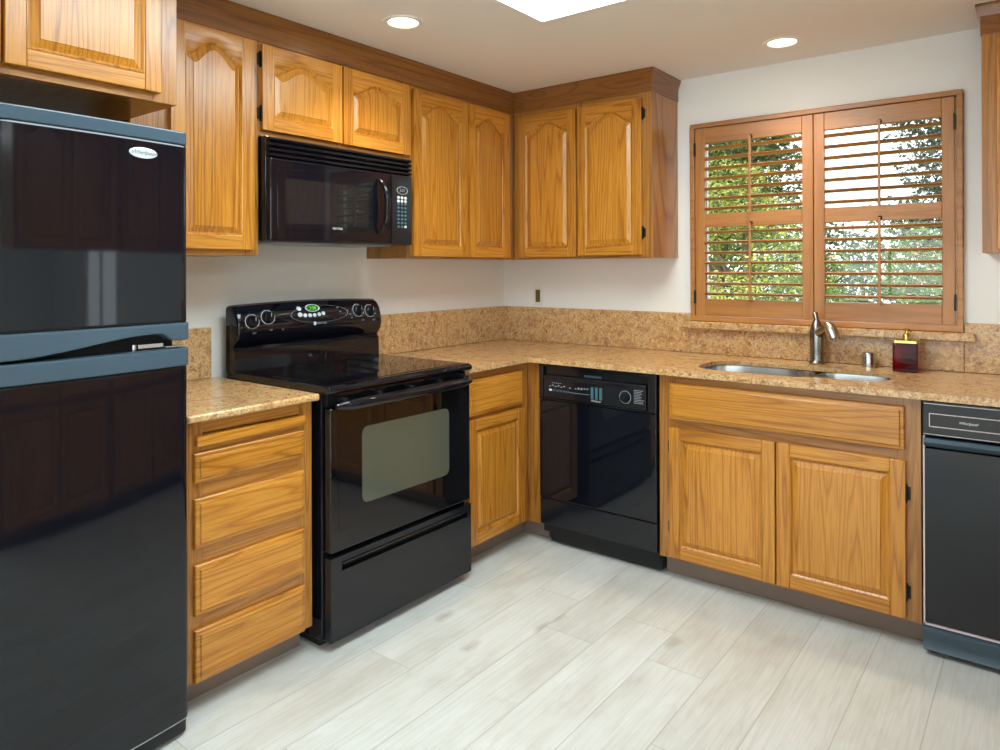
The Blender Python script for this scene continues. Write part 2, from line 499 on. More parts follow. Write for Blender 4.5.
# ------------------------------------------------------------------ room
H = 0.886; ZC = 2.2586; XR = 7.6; YF = -5.2
struct(MB().box(-0.15, XR + 0.15, YF - 0.15, 0.12, -0.1, 0.0), 'floor', M['floor'])
cb = MB()
SX0, SX1, SY0, SY1 = 1.063, 1.80, -2.60, -1.137      # skylight opening
S2 = (3.9, 5.1, -3.6, -2.4)  # added glowing panel out of view, fills the room with light
for x0, x1, y0, y1 in ((-0.15, SX0, YF - 0.15, 0.12), (SX0, SX1, SY1, 0.12), (SX0, SX1, YF - 0.15, SY0), (SX1, S2[0], YF - 0.15, 0.12),
                       (S2[0], S2[1], S2[3], 0.12), (S2[0], S2[1], YF - 0.15, S2[2]), (S2[1], XR + 0.15, YF - 0.15, 0.12)):
    cb.box(x0, x1, y0, y1, ZC, ZC + 0.14)
struct(cb, 'ceiling', M['ceil'])
struct(MB().box(-0.12, 0, YF - 0.12, 0.12, 0, ZC), 'wall_left', M['wall'])
wx0, wx1, wz0, wz1 = 1.212, 2.316, 1.070, 2.002       # kitchen window opening
dx0, dx1, dz0, dz1 = 5.15, 6.35, 0.02, 2.03           # patio door in the dining end
wbk = MB()
wbk.box(0, wx0, 0, 0.12, 0, ZC); wbk.box(wx1, dx0, 0, 0.12, 0, ZC); wbk.box(dx1, XR + 0.12, 0, 0.12, 0, ZC)
wbk.box(wx0, wx1, 0, 0.12, 0, wz0); wbk.box(wx0, wx1, 0, 0.12, wz1, ZC)
wbk.box(dx0, dx1, 0, 0.12, 0, dz0); wbk.box(dx0, dx1, 0, 0.12, dz1, ZC)
struct(wbk, 'wall_back', M['wall'])
struct(MB().box(XR, XR + 0.12, YF - 0.12, 0, 0, ZC), 'wall_right', M['wall'])
wf = MB()
wf.box(0, 0.7, YF - 0.12, YF, 0, ZC); wf.box(5.6, XR, YF - 0.12, YF, 0, ZC); wf.box(0.7, 5.6, YF - 0.12, YF, 0, 0.1); wf.box(0.7, 5.6, YF - 0.12, YF, 2.1, ZC)
struct(wf, 'wall_front', M['wall'])

def window(name, x0, x1, y, z0, z1, n=2, fr=0.045):
    o = bpy.data.objects.new(name, None); col.objects.link(o); o.location = ((x0 + x1) / 2, y, z0); ROOT[o.name] = Vector(o.location)
    tag(o, kind='structure')
    mb = MB()
    mb.box(x0, x1, y - 0.02, y + 0.02, z0, z0 + fr); mb.box(x0, x1, y - 0.02, y + 0.02, z1 - fr, z1)
    mb.box(x0, x0 + fr, y - 0.02, y + 0.02, z0 + fr, z1 - fr); mb.box(x1 - fr, x1, y - 0.02, y + 0.02, z0 + fr, z1 - fr)
    for i in range(1, n):
        xm = x0 + (x1 - x0) * i / n
        mb.box(xm - 0.025, xm + 0.025, y - 0.018, y + 0.018, z0 + fr, z1 - fr)
    mb.build('window_frame', M['white'], o, 0.002, 1)
    MB().box(x0 + fr - 0.005, x1 - fr + 0.005, y - 0.002, y + 0.002, z0 + fr - 0.005, z1 - fr + 0.005).build('glass', M['glass'], o)
    return o
window('window_1', wx0, wx1, 0.085, wz0, wz1, 2, 0.025)
window('door_1', dx0, dx1, 0.06, dz0, dz1, 2, 0.06)
window('added_fill_window', 0.7, 5.6, YF - 0.06, 0.1, 2.1, 4)  # unseen window wall added so the sky fills in from behind the camera
# flush glowing panels: the kitchen skylight and an added unseen one for fill light
for nm, (x0, x1, y0, y1) in (('window_3', (SX0, SX1, SY0, SY1)), ('added_fill_skylight', S2)):
    o = bpy.data.objects.new(nm, None); col.objects.link(o); o.location = ((x0 + x1) / 2, (y0 + y1) / 2, ZC); ROOT[o.name] = Vector(o.location)
    tag(o, kind='structure')
    MB().box(x0, x1, y0, y1, ZC + 0.012, ZC + 0.02).build('diffuser', M['diffuser'], o)
    fb = MB()
    fb.box(x0 - 0.004, x0 + 0.006, y0, y1, ZC - 0.002, ZC + 0.012); fb.box(x1 - 0.006, x1 + 0.004, y0, y1, ZC - 0.002, ZC + 0.012)
    fb.box(x0, x1, y0 - 0.004, y0 + 0.006, ZC - 0.002, ZC + 0.012); fb.box(x0, x1, y1 - 0.006, y1 + 0.004, ZC - 0.002, ZC + 0.012)
    fb.build('skylight_frame', M['white'], o)

# window casing (shutter frame)
tr = MB()
cx0, cx1, cz0, cz1 = 1.192, 2.337, 1.046, 2.022
w = 0.022
for a in ((cx0, cx1, -0.026, -0.001, cz1 - w, cz1), (cx0, cx1, -0.026, -0.001, cz0, cz0 + w + 0.004), (cx0, cx0 + w, -0.026, -0.001, cz0 + w, cz1 - w), (cx1 - w, cx1, -0.026, -0.001, cz0 + w, cz1 - w)):
    tr.box(*a)
struct(tr, 'trim_1', M['sx'], 0.003)

# ------------------------------------------------------------------ crown and frieze (one run, L-shaped) and the short one at right
ZD = 2.150
def crown(path, name, mats):
    """sweep the frieze + cove profile along a plan path; outward normal on the right of the travel direction"""
    prof = [(0.0, ZD), (0.003, ZD), (0.003, ZC - 0.048), (0.006, ZC - 0.044), (0.008, ZC - 0.036), (0.012, ZC - 0.024), (0.016, ZC - 0.014), (0.018, ZC - 0.010), (0.018, ZC - 0.001), (0.0, ZC - 0.001)]
    P = [Vector(p) for p in path]; loops = []
    for i, p in enumerate(P):
        d0 = (P[i] - P[i - 1]).normalized() if i else (P[1] - P[0]).normalized()
        d1 = (P[i + 1] - P[i]).normalized() if i < len(P) - 1 else d0
        n0 = Vector((d0.y, -d0.x)); n1 = Vector((d1.y, -d1.x))
        b = (n0 + n1); b = b / b.length_squared * 2 if b.length > 1e-6 else n0
        loops.append([(p.x + b.x * q[0], p.y + b.y * q[0], q[1]) for q in prof])
    mb = MB().loft(loops)
    return struct(mb, name, mats)
XU = 0.302
crown([(XU, -2.34), (XU, -XU), (1.118, -XU), (1.118, -0.001)], 'trim_2', M['frieze'])
crown([(0.0, -2.345), (0.0, -2.345)] if False else [(0.615, -3.2), (0.615, -2.345), (XU + 0.04, -2.345)], 'trim_3', M['frieze'])
crown([(2.417, -0.001), (2.417, -XU), (2.935, -XU), (2.935, -2.15)], 'trim_4', M['frieze'])

# ------------------------------------------------------------------ wall cabinets, left wall
fl = F_left(0)
ZB = 1.3588
# over the fridge
t = thing('fridge_cabinet', (0.3, -2.78, 1.783), 'deep pale-lit oak wall cabinet above the black refrigerator', 'cabinet')
carcass(t, fl, -3.19, -2.345, 1.783, 2.20, 0.002, 0.610, [(-3.19, -3.14), (-2.795, -2.765), (-2.415, -2.345)], [(-3.14, -2.795, 1.783, 1.822), (-2.765, -2.415, 1.783, 1.822), (-3.14, -2.795, 2.11, 2.20), (-2.765, -2.415, 2.11, 2.20)])
door(t, fl, -2.778, -2.399, 1.806, 2.135, 0.611, 0.0, stile=0.046)
door(t, fl, -3.165, -2.786, 1.806, 2.135, 0.611, 0.0, stile=0.046)
# tall one between fridge and microwave
t = thing('wall_cabinet', (0.15, -2.09, ZB), 'tall single-door oak wall cabinet left of the microwave, partly behind the refrigerator', 'cabinet')
carcass(t, fl, -2.335, -1.876, ZB, 2.21, 0.002, 0.300, [(-2.335, -2.20), (-1.93, -1.876)], [(-2.20, -1.93, ZB, ZB + 0.03), (-2.20, -1.93, 2.11, 2.21)])
door(t, fl, -2.213, -1.904, 1.380, 2.142, 0.301, 0.055)
# over the microwave
t = thing('microwave_cabinet', (0.15, -1.48, 1.80), 'short two-door oak cabinet directly above the black microwave', 'cabinet')
carcass(t, fl, -1.874, -1.092, 1.802, 2.21, 0.002, 0.300, [(-1.874, -1.835), (-1.52, -1.47), (-1.13, -1.092)], [(-1.835, -1.52, 1.802, 1.84), (-1.47, -1.13, 1.802, 1.84), (-1.835, -1.52, 2.11, 2.21), (-1.47, -1.13, 2.11, 2.21)])
door(t, fl, -1.869, -1.499, 1.824, 2.139, 0.301, 0.050, stile=0.048, hinge=-1, hz=(1.885, 2.085))
door(t, fl, -1.491, -1.108, 1.822, 2.139, 0.301, 0.050, stile=0.048, hinge=1, hz=(2.075,))
# tall pair running into the corner
t = thing('corner_wall_cabinet', (0.15, -0.6, ZB), 'tall two-door oak wall cabinet right of the microwave, running into the corner', 'cabinet')
carcass(t, fl, -1.090, -0.003, ZB, 2.21, 0.002, 0.300, [(-1.090, -1.055), (-0.73, -0.68), (-0.40, -0.302)], [(-1.055, -0.73, ZB, ZB + 0.03), (-0.68, -0.40, ZB, ZB + 0.03), (-1.055, -0.73, 2.11, 2.21), (-0.68, -0.40, 2.11, 2.21)])
door(t, fl, -1.085, -0.706, 1.367, 2.130, 0.301, 0.055)
door(t, fl, -0.697, -0.362, 1.367, 2.132, 0.301, 0.055)
# back wall pair
fb_ = F_back(0)
t = thing('wall_cabinet', (0.7, -0.15, ZB), 'two-door oak wall cabinet on the window wall, left of the window, with its side showing', 'cabinet')
carcass(t, fb_, 0.303, 1.118, ZB, 2.21, 0.002, 0.300, [(0.303, 0.38), (0.685, 0.735), (1.05, 1.118)], [(0.38, 0.685, ZB, ZB + 0.03), (0.735, 1.05, ZB, ZB + 0.03), (0.38, 0.685, 2.11, 2.21), (0.735, 1.05, 2.11, 2.21)], 'ox')
door(t, fb_, 0.345, 0.706, 1.367, 2.122, 0.301, 0.055, hmat='ox')
door(t, fb_, 0.717, 1.072, 1.371, 2.122, 0.301, 0.055, hmat='ox', hinge=1, hz=(1.478, 2.048))
# back wall, right of the window
t = thing('wall_cabinet', (2.67, -0.15, ZB), 'oak wall cabinet at the right edge of the photo, right of the shuttered window', 'cabinet')
carcass(t, fb_, 2.417, 2.934, ZB, 2.21, 0.002, 0.300, [(2.417, 2.475), (2.86, 2.934)], [(2.475, 2.86, ZB, ZB + 0.03), (2.475, 2.86, 2.11, 2.21)], 'ox')
door(t, fb_, 2.462, 2.885, 1.371, 2.125, 0.301, 0.055, hmat='ox')

# ------------------------------------------------------------------ base cabinets
def toe(parent, f, u0, u1, n=0.54):
    MB(f).box(u0, u1, n - 0.015, n, 0.001, 0.09).build('toe_kick', M['kick'], parent, 0.001, 1)
t = thing('drawer_cabinet', (0.3, -2.1, 0), 'oak base cabinet with four drawers and a pull-out board, between refrigerator and range', 'cabinet')
rails = [(-2.27, -1.93, 0.822, 0.861), (-2.27, -1.93, 0.755, 0.785), (-2.27, -1.93, 0.62, 0.69), (-2.27, -1.93, 0.425, 0.495), (-2.27, -1.93, 0.235, 0.30), (-2.27, -1.93, 0.09, 0.105)]
carcass(t, fl, -2.332, -1.876, 0.09, 0.861, 0.002, 0.610, [(-2.332, -2.27), (-1.93, -1.876)], rails)
MB(fl).box(-2.296, -1.911, 0.58, 0.628, 0.785, 0.817).build('cutting_board', M['oy'], t, 0.004, 2)
for z0, z1 in ((0.680, 0.767), (0.485, 0.633), (0.288, 0.438), (0.092, 0.247)):
    drawer(t, fl, -2.302, -1.915, z0, z1, 0.611)
toe(t, fl, -2.332, -1.876)

t = thing('corner_base_cabinet', (0.3, -0.7, 0), 'narrow oak base cabinet with one drawer over one door, between range and dishwasher', 'cabinet')
carcass(t, fl, -1.088, -0.003, 0.09, 0.861, 0.002, 0.610, [(-1.088, -1.03), (-0.69, -0.611)], [(-1.03, -0.69, 0.815, 0.861), (-1.03, -0.69, 0.64, 0.675), (-1.03, -0.69, 0.09, 0.12)])
drawer(t, fl, -1.066, -0.669, 0.666, 0.824, 0.611)
door(t, fl, -1.066, -0.661, 0.105, 0.650, 0.611, 0.0)
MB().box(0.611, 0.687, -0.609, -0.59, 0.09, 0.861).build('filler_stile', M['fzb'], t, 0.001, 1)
toe(t, fl, -1.088, -0.53)
MB().box(0.542, 0.687, -0.54, -0.525, 0.001, 0.09).build('toe_kick', M['kick'], t, 0.001, 1)

t = thing('sink_cabinet', (1.78, -0.3, 0), 'wide oak sink base cabinet with a long false drawer over two doors, under the window', 'cabinet')
mb = MB()
x0, x1 = 1.298, 2.261
mb.box(x0, x0 + 0.018, -0.592, -0.003, 0.09, 0.861); mb.box(x1 - 0.018, x1, -0.592, -0.003, 0.09, 0.861)
mb.box(x0 + 0.018, x1 - 0.018, -0.592, -0.003, 0.09, 0.108); mb.box(x0 + 0.018, x1 - 0.018, -0.012, -0.003, 0.108, 0.861)
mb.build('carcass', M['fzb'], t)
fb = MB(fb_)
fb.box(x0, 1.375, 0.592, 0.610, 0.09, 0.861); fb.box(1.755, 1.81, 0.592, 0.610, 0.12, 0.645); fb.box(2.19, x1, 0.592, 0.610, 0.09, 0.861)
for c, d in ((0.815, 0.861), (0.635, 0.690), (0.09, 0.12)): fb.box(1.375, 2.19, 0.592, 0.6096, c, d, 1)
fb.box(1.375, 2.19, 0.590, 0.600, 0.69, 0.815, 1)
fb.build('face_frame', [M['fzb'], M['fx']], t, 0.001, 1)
drawer(t, fb_, 1.350, 2.213, 0.678, 0.829, 0.611, 'ox', name='false_drawer_front')
door(t, fb_, 1.349, 1.779, 0.103, 0.644, 0.611, 0.0, hmat='ox', hinge=-1, hz=(0.225, 0.56))
door(t, fb_, 1.785, 2.216, 0.103, 0.644, 0.611, 0.0, hmat='ox', hinge=1, hz=(0.19, 0.53))
toe(t, fb_, 1.298, 2.261)

# peninsula on the right, with hanging cabinets (seen in the reflections)
fr_ = F_right(0)
PX = 2.655
fp = lambda p: (PX + 0.61 - p[1], p[0], p[2])
for i, (a, b) in enumerate(((-2.33, -1.50), (-1.495, -0.66))):
    t = thing('peninsula_cabinet', (2.95, (a + b) / 2, 0), ('oak base cabinet at the free end of the peninsula, seen mirrored in the refrigerator door', 'oak base cabinet of the peninsula nearest the window wall, seen mirrored in the refrigerator door')[i], 'cabinet')
    m_ = (a + b) / 2
    carcass(t, fp, a, b, 0.09, 0.861, 0.0, 0.610, [(a, a + 0.05), (m_ - 0.03, m_ + 0.03), (b - 0.05, b)], [(a + .05, b - .05, 0.815, 0.861), (a + .05, b - .05, 0.64, 0.68), (a + .05, b - .05, 0.09, 0.12)])
    for u0, u1 in ((a + 0.03, m_ - 0.008), (m_ + 0.008, b - 0.03)):
        drawer(t, fp, u0, u1, 0.668, 0.826, 0.611)
        door(t, fp, u0, u1, 0.105, 0.648, 0.611, 0.0)
    MB(fp).box(a, b, 0.525, 0.54, 0.001, 0.09).build('toe_kick', M['kick'], t)
fq = lambda p: (3.236 - p[1], p[0], p[2])
for i, (a, b) in enumerate(((-2.15, -1.24), (-1.235, -0.345))):
    t = thing('hanging_cabinet', (3.08, (a + b) / 2, 1.40), ('oak cabinet hung over the free end of the peninsula, seen mirrored in the freezer door', 'oak cabinet hung over the peninsula nearest the window wall, seen mirrored in the freezer door')[i], 'cabinet')
    m_ = (a + b) / 2
    carcass(t, fq, a, b, 1.42, 2.2575, 0.0, 0.300, [(a, a + 0.05), (m_ - 0.03, m_ + 0.03), (b - 0.05, b)], [(a + .05, b - .05, 1.42, 1.45), (a + .05, b - .05, 2.11, 2.2575)])
    for u0, u1 in ((a + 0.03, m_ - 0.008), (m_ + 0.008, b - 0.03)):
        door(t, fq, u0, u1, 1.43, 2.125, 0.301, 0.055)

# ------------------------------------------------------------------ countertops, backsplashes, sill
def roundpoly(pts, rad, n=6):
    out = []
    N_ = len(pts)
    for i, p in enumerate(pts):
        r = rad[i] if isinstance(rad, (list, tuple)) else rad
        p = Vector(p); a = (Vector(pts[i - 1]) - p); b = (Vector(pts[(i + 1) % N_]) - p)
        if r <= 0: out.append(tuple(p)); continue
        a.normalize(); b.normalize()
        half = a.angle(b) / 2
        d = r / math.tan(half)
        p0 = p + a * d; p1 = p + b * d
        for k in range(n + 1):
            tt = k / n
            q = p0 * (1 - tt) ** 2 + p * 2 * tt * (1 - tt) + p1 * tt * tt
            out.append(tuple(q))
    return out
def inset(poly, d):
    n = len(poly); out = []
    area = sum(poly[i][0] * poly[(i + 1) % n][1] - poly[(i + 1) % n][0] * poly[i][1] for i in range(n))
    sg = 1 if area > 0 else -1
    for i in range(n):
        a, b, c = Vector(poly[i - 1]), Vector(poly[i]), Vector(poly[(i + 1) % n])
        e0 = (b - a).normalized(); e1 = (c - b).normalized()
        n0 = Vector((-e0.y, e0.x)) * sg; n1 = Vector((-e1.y, e1.x)) * sg
        m_ = n0 + n1; m_ = m_ / m_.length_squared * 2
        q = b + m_ * d
        out.append((q.x, q.y))
    return out
def edged_slab(name, outer, hole, z0, zm, z1, mat, bevel):
    mb = MB(); n = len(outer); inn = inset(outer, 0.03)
    T = lambda ls: tessellate_polygon([[Vector((p[0], p[1], 0)) for p in l] for l in ls])
    top = outer + hole
    mb.add([(p[0], p[1], z1) for p in top], [tuple(t_) for t_ in T([outer, hole])])
    bot = inn + hole
    mb.add([(p[0], p[1], zm) for p in bot], [tuple(t_) for t_ in T([inn, hole])])
    L3 = lambda l, z: [(p[0], p[1], z) for p in l]
    mb.loft([L3(outer, z1), L3(outer, z0), L3(inn, z0), L3(inn, zm)], caps=(False, False))
    mb.loft([L3(hole, z1), L3(hole, zm)], caps=(False, False))
    o = mb.build(name, mat)
    md = o.modifiers.new('bevel', 'BEVEL'); md.width = bevel; md.segments = 4; md.limit_method = 'ANGLE'; md.angle_limit = R(60)
    return o
def slab(name, outer, hole, z0, z1, mat, bevel=0.0, parent=None):
    loops = [outer] + ([hole] if hole else [])
    pts = [p for l in loops for p in l]
    tris = tessellate_polygon([[Vector((p[0], p[1], 0)) for p in l] for l in loops])
    n = len(pts)
    mb = MB()
    vs = [(p[0], p[1], z1) for p in pts] + [(p[0], p[1], z0) for p in pts]
    fs = [tuple(t_) for t_ in tris] + [tuple(i + n for i in t_) for t_ in tris]
    b = 0
    for l in loops:
        k = len(l)
        for i in range(k):
            j = (i + 1) % k
            fs.append((b + i, b + j, b + j + n, b + i + n))
        b += k
    mb.add(vs, fs)
    o = mb.build(name, mat, parent)
    if bevel:
        md = o.modifiers.new('bevel', 'BEVEL'); md.width = bevel; md.segments = 4; md.limit_method = 'ANGLE'; md.angle_limit = R(60)
    return o
hole = roundpoly([(1.405, -0.205), (1.405, -0.545), (1.838, -0.545), (1.858, -0.500), (2.137, -0.500), (2.137, -0.205)], [0.12, 0.14, 0.04, 0.04, 0.12, 0.12], 8)
outer = [(0.002, -1.0885), (0.648, -1.0885), (0.648, -0.648), (2.618, -0.648), (2.618, -2.36), (3.45, -2.36), (3.45, -0.002), (0.002, -0.002)]
o = edged_slab('countertop', outer, hole, 0.8618, 0.8685, H, M['granite'], 0.008)
tag(o, 'long golden granite worktop from the range round the corner, holding the sink', 'countertop')
o = slab('countertop', [(0.002, -2.335), (0.648, -2.335)] + roundpoly([(0.648, -1.868)], 0, 3) + [(0.002, -1.868)], None, 0.8618, H, M['granite'], 0.0085)
tag(o, 'short golden granite worktop over the drawers between refrigerator and range', 'countertop')
def bs(a, label):
    o = MB().box(*a).build('backsplash', M['granite'], None, 0.003, 2)
    tag(o, label, 'backsplash')
bs((0.001, 0.021, -1.086, -0.001, H + 0.0005, 1.083), 'granite backsplash strip on the wall right of the range, up to the corner')
bs((0.001, 0.021, -2.335, -1.900, H + 0.0005, 1.083), 'short granite backsplash strip left of the range, beside the refrigerator')
bs((0.0215, 1.190, -0.021, -0.001, H + 0.0005, 1.083), 'granite backsplash strip on the back wall from the corner to the window')
bs((1.1905, 2.3385, -0.021, -0.001, H + 0.0005, 1.009), 'granite backsplash strip under the window sill, behind the faucet')
bs((2.339, 3.45, -0.021, -0.001, H + 0.0005, 1.083), 'granite backsplash strip right of the window sill')
o = slab('window_sill', [(1.166, -0.0615), (2.379, -0.0615), (2.379, -0.0217), (2.338, -0.0217), (2.338, -0.0012), (1.191, -0.0012), (1.191, -0.0217), (1.166, -0.0217)], None, 1.0095, 1.0455, M['granite'], 0.007)
tag(o, 'granite ledge under the shuttered window above the faucet', 'window sill')

# ------------------------------------------------------------------ plantation shutters
def shutter(x0, x1, ox0, ox1, rodx, hinge_side, label):
    t = thing('window_shutter', ((x0 + x1) / 2, -0.01, 1.074), label, 'shutter', 'hinged shutters over the kitchen window')
    y0, y1 = -0.020, 0.008
    z0, z1 = 1.0735, 1.998
    mb = MB()
    mb.box(x0, ox0, y0, y1, z0, z1, 0); mb.box(ox1, x1, y0, y1, z0, z1, 0)
    for a, b in ((z0, 1.155), (1.508, 1.574), (1.920, z1)):
        mb.box(ox0, ox1, y0 + 0.0008, y1, a, b, 1)
    mb.build('frame', [M['sz'], M['sx']], t, 0.0025, 2)
    for a, b in ((1.155, 1.508), (1.574, 1.920)):
        lv = MB(); n = 7; pitch = (b - a) / n
        for i in range(n):
            zc = a + pitch * (i + 0.5); tl = R(-5)
            pts = []
            for k in range(12):
                an = 2 * PI * k / 12
                yy, zz = 0.026 * math.cos(an), 0.0068 * math.sin(an)
                pts.append((-0.004 + yy * math.cos(tl) - zz * math.sin(tl), zc + yy * math.sin(tl) + zz * math.cos(tl)))
            lv.loft([[(ox0, p[0], p[1]) for p in pts], [(ox1, p[0], p[1]) for p in pts]], smooth=True)
        lv.build('louvers', M['sx'], t)
        MB().box(rodx - 0.0055, rodx + 0.0055, -0.041, -0.031, a - 0.003, b + 0.014).build('tilt_rod', M['sz'], t, 0.002, 2)
        MB().lathe((rodx, -0.0205, b + 0.012), [(0.009, -0.0006), (0.009, 0.0015)], 'y', 14).build('rod_notch', M['hinge'], t)
    for hz in (1.165, 1.895):
        hx = x0 if hinge_side < 0 else x1
        MB().box(hx - 0.004, hx + 0.004, -0.032, -0.0205, hz - 0.033, hz + 0.033).build('hinge', M['hinge'], t, 0.001, 1)
    return t
shutter(1.2165, 1.7695, 1.267, 1.722, 1.492, -1, 'left of the two wooden louvered shutters over the sink window')
shutter(1.7725, 2.3095, 1.817, 2.264, 2.039, 1, 'right of the two wooden louvered shutters over the sink window')

# ------------------------------------------------------------------ refrigerator
FY0, FY1 = -3.125, -2.357
def fprof(y, base=0.690, bulge=0.022, r=0.012):
    tt = (y - (FY0 + FY1) / 2) / ((FY1 - FY0) / 2)
    x = base + bulge * (1 - tt * tt)
    e = (1 - abs(tt)) * (FY1 - FY0) / 2
    if e < r: x -= (r - math.sqrt(max(0, r * r - (r - e) ** 2)))
    return x
ys = [FY0 + (FY1 - FY0) * (0.5 - 0.5 * math.cos(PI * i / 48)) for i in range(49)]
def fdoor(name, z0, z1, mat, parent, extra=0.0, over=0.0, zb=None, back=0.625, rr=0.006):
    mb = MB(); loops = []
    for y in ys:
        x = fprof(y) + extra; b = zb(y) if zb else z0
        yy = y + (over if y > (FY0 + FY1) / 2 else -over) * abs((y - (FY0 + FY1) / 2) / ((FY1 - FY0) / 2)) ** 8
        loops.append([(back, yy, b), (x - rr, yy, b), (x - rr * 0.3, yy, b + rr * 0.3), (x, yy, b + rr), (x, yy, b + rr + 0.0015), (x, yy, z1 - rr - 0.0015), (x, yy, z1 - rr), (x - rr * 0.3, yy, z1 - rr * 0.3), (x - rr, yy, z1), (back, yy, z1)])
    mb.loft(loops, smooth=True)
    return mb.build(name, mat, parent)
t = thing('refrigerator', (0.36, -2.74, 0), 'large glossy black top-freezer refrigerator at the left edge of the photo', 'refrigerator')
MB().box(0.03, 0.615, FY0 + 0.004, FY1 - 0.004, 0.03, 1.668).build('cabinet_body', M['black'], t, 0.006, 2)
d = fdoor('freezer_door', 1.161, 1.657, M['black'], t)
fdoor('top_cap', 1.6575, 1.694, M['trimplas'], d, 0.0005, 0.0, rr=0.004)
def arch_z(y):
    if y > -2.405: return 1.112
    if y < -2.80: return 1.098
    tt = (y + 2.80) / 0.395
    return 1.098 + 0.036 * math.sin(min(1, tt * 1.02) ** 1.6 * PI * 0.62) if tt < 0.93 else 1.112 + 0.022 * (1 - tt) / 0.07
fdoor('door_handle', 1.098, 1.161, M['trimplas'], d, 0.006, 0.003, zb=arch_z, back=0.64)
e = fdoor('refrigerator_door', 0.052, 1.040, M['black'], t)
fdoor('door_handle', 1.040, 1.091, M['trimplas'], e, 0.006, 0.002, back=0.64)
fdoor('grille', 0.010, 0.048, M['bplas'], t, -0.008, 0.0, back=0.55)
fdoor('trim_line', 0.0485, 0.0515, M['silver'], t, -0.004, 0.0, back=0.6, rr=0.0008)
hb = MB(); hb.box(0.630, 0.676, -2.412, -2.366, 1.0925, 1.097); hb.box(0.642, 0.660, -2.48, -2.412, 1.094, 1.106)
hb.build('hinge', M['steel'], t, 0.001, 1)
MB().lathe((0.655, -2.49, 1.092), [(0.007, 0), (0.007, 0.014), (0.004, 0.016)], 'z', 14).build('hinge_pin', M['steel'], t)
MB().box(0.60, 0.640, FY0 + 0.02, FY1 - 0.02, 1.085, 1.168).build('door_gap', M['matte'], t)
bz, by = 1.6190, -2.486
ovl = MB()
def oval(mb, yc, zc, a, b, x0, x1, n=32, fx=None):
    mb.loft([[((fx(yc + a * math.cos(2 * PI * i / n)) if fx else 0) + xx, yc + a * math.cos(2 * PI * i / n) * s_, zc + b * math.sin(2 * PI * i / n) * s_) for i in range(n)] for xx, s_ in ((x0, 1.0), (x1, 1.0), (x1 + 0.0008, 0.90))])
oval(ovl, by, bz, 0.038, 0.0145, -0.001, 0.002, fx=fprof)
bd = ovl.build('badge', M['badge'], d)
writing('Whirlpool', 'badge_lettering', M['badgeink'], bd, lambda p: (fprof(p[0]) + p[1], p[0], p[2]), by, 0.0032, bz, 0.0165, 0.35)
for k in range(4):
    MB().lathe(((0.1, 0.55)[k % 2], (FY0 + 0.06, FY1 - 0.06)[k // 2], 0.0), [(0.018, 0.0), (0.018, 0.03)], 'z', 12).build('foot', M['matte'], t)

# ------------------------------------------------------------------ range
t = thing('range', (0.35, -1.475, 0), 'glossy black electric range with smooth glass cooktop and raised control panel', 'stove')
RY0, RY1 = -1.857, -1.112
body = MB()
body.box(0.035, 0.638, RY0, RY1, 0.035, 0.880)
body.build('body', M['black'], t, 0.003, 2)
MB().box(0.10, 0.60, RY0 + 0.02, RY1 - 0.02, 0.001, 0.04).build('base', M['matte'], t)
ct = MB()
ct.prism([(0.05, 0.880), (0.672, 0.880), (0.682, 0.886), (0.684, 0.896), (0.678, 0.905), (0.665, 0.909), (0.05, 0.909)], RY0 - 0.001, RY1 + 0.002, 1)
ck = ct.build('cooktop', M['black'], t, 0.003, 2)
gl = MB(); gl.box(0.15, 0.645, RY0 + 0.028, RY1 - 0.026, 0.9085, 0.9105)
gl.build('cooktop_glass', M['bglass'], ck, 0.001, 1)
# oven door
od = MB(F_left(0))
od.box(-1.848, -1.116, 0.642, 0.675, 0.337, 0.832)
dr = od.build('oven_door', M['bglass'], t, 0.006, 3)
ow = MB(F_left(0))
pl = roundpoly([(-1.815, 0.395), (-1.225, 0.395), (-1.225, 0.800), (-1.815, 0.800)], 0.02, 5)
ow.loft([[(p[0], 0.6745, p[1]) for p in pl], [(p[0], 0.6757, p[1]) for p in pl]])
wd = ow.build('oven_window', M['bglass'], dr)
iw = MB(F_left(0))
pl = roundpoly([(-1.709, 0.476), (-1.249, 0.474), (-1.249, 0.744), (-1.709, 0.748)], 0.03, 6)
iw.loft([[(p[0], 0.6755, p[1]) for p in pl], [(p[0], 0.6762, p[1]) for p in pl]])
iw.build('inner_glass_reflection', M['innerglass'], wd)
# handle: wide rounded bar on standoffs
hp = []
hn = MB()
for i in range(25):
    tt = -1 + 2 * i / 24
    y = -1.482 + tt * 0.353
    e = abs(tt)
    k = 1 - 0.55 * e ** 10
    c = []
    for j in range(14):
        an = 2 * PI * j / 14
        c.append((0.702 - 0.010 * e ** 4 + 0.017 * k * math.cos(an), y, 0.840 + 0.020 * k * math.sin(an)))
    hn.loft([c], caps=(False, False)) if False else hp.append(c)
hn.loft(hp, smooth=True)
hh = hn.build('handle', M['black'], dr)
for yy in (-1.80, -1.64, -1.479, -1.32, -1.16):
    MB().box(0.640, 0.698, yy - 0.012, yy + 0.012, 0.846, 0.868).build('handle_bracket', M['bplas'], hh, 0.004, 2)
MB().box(0.630, 0.655, RY0 + 0.01, RY1 - 0.01, 0.836, 0.879).build('vent_trim', M['bplas'], t, 0.003, 2)
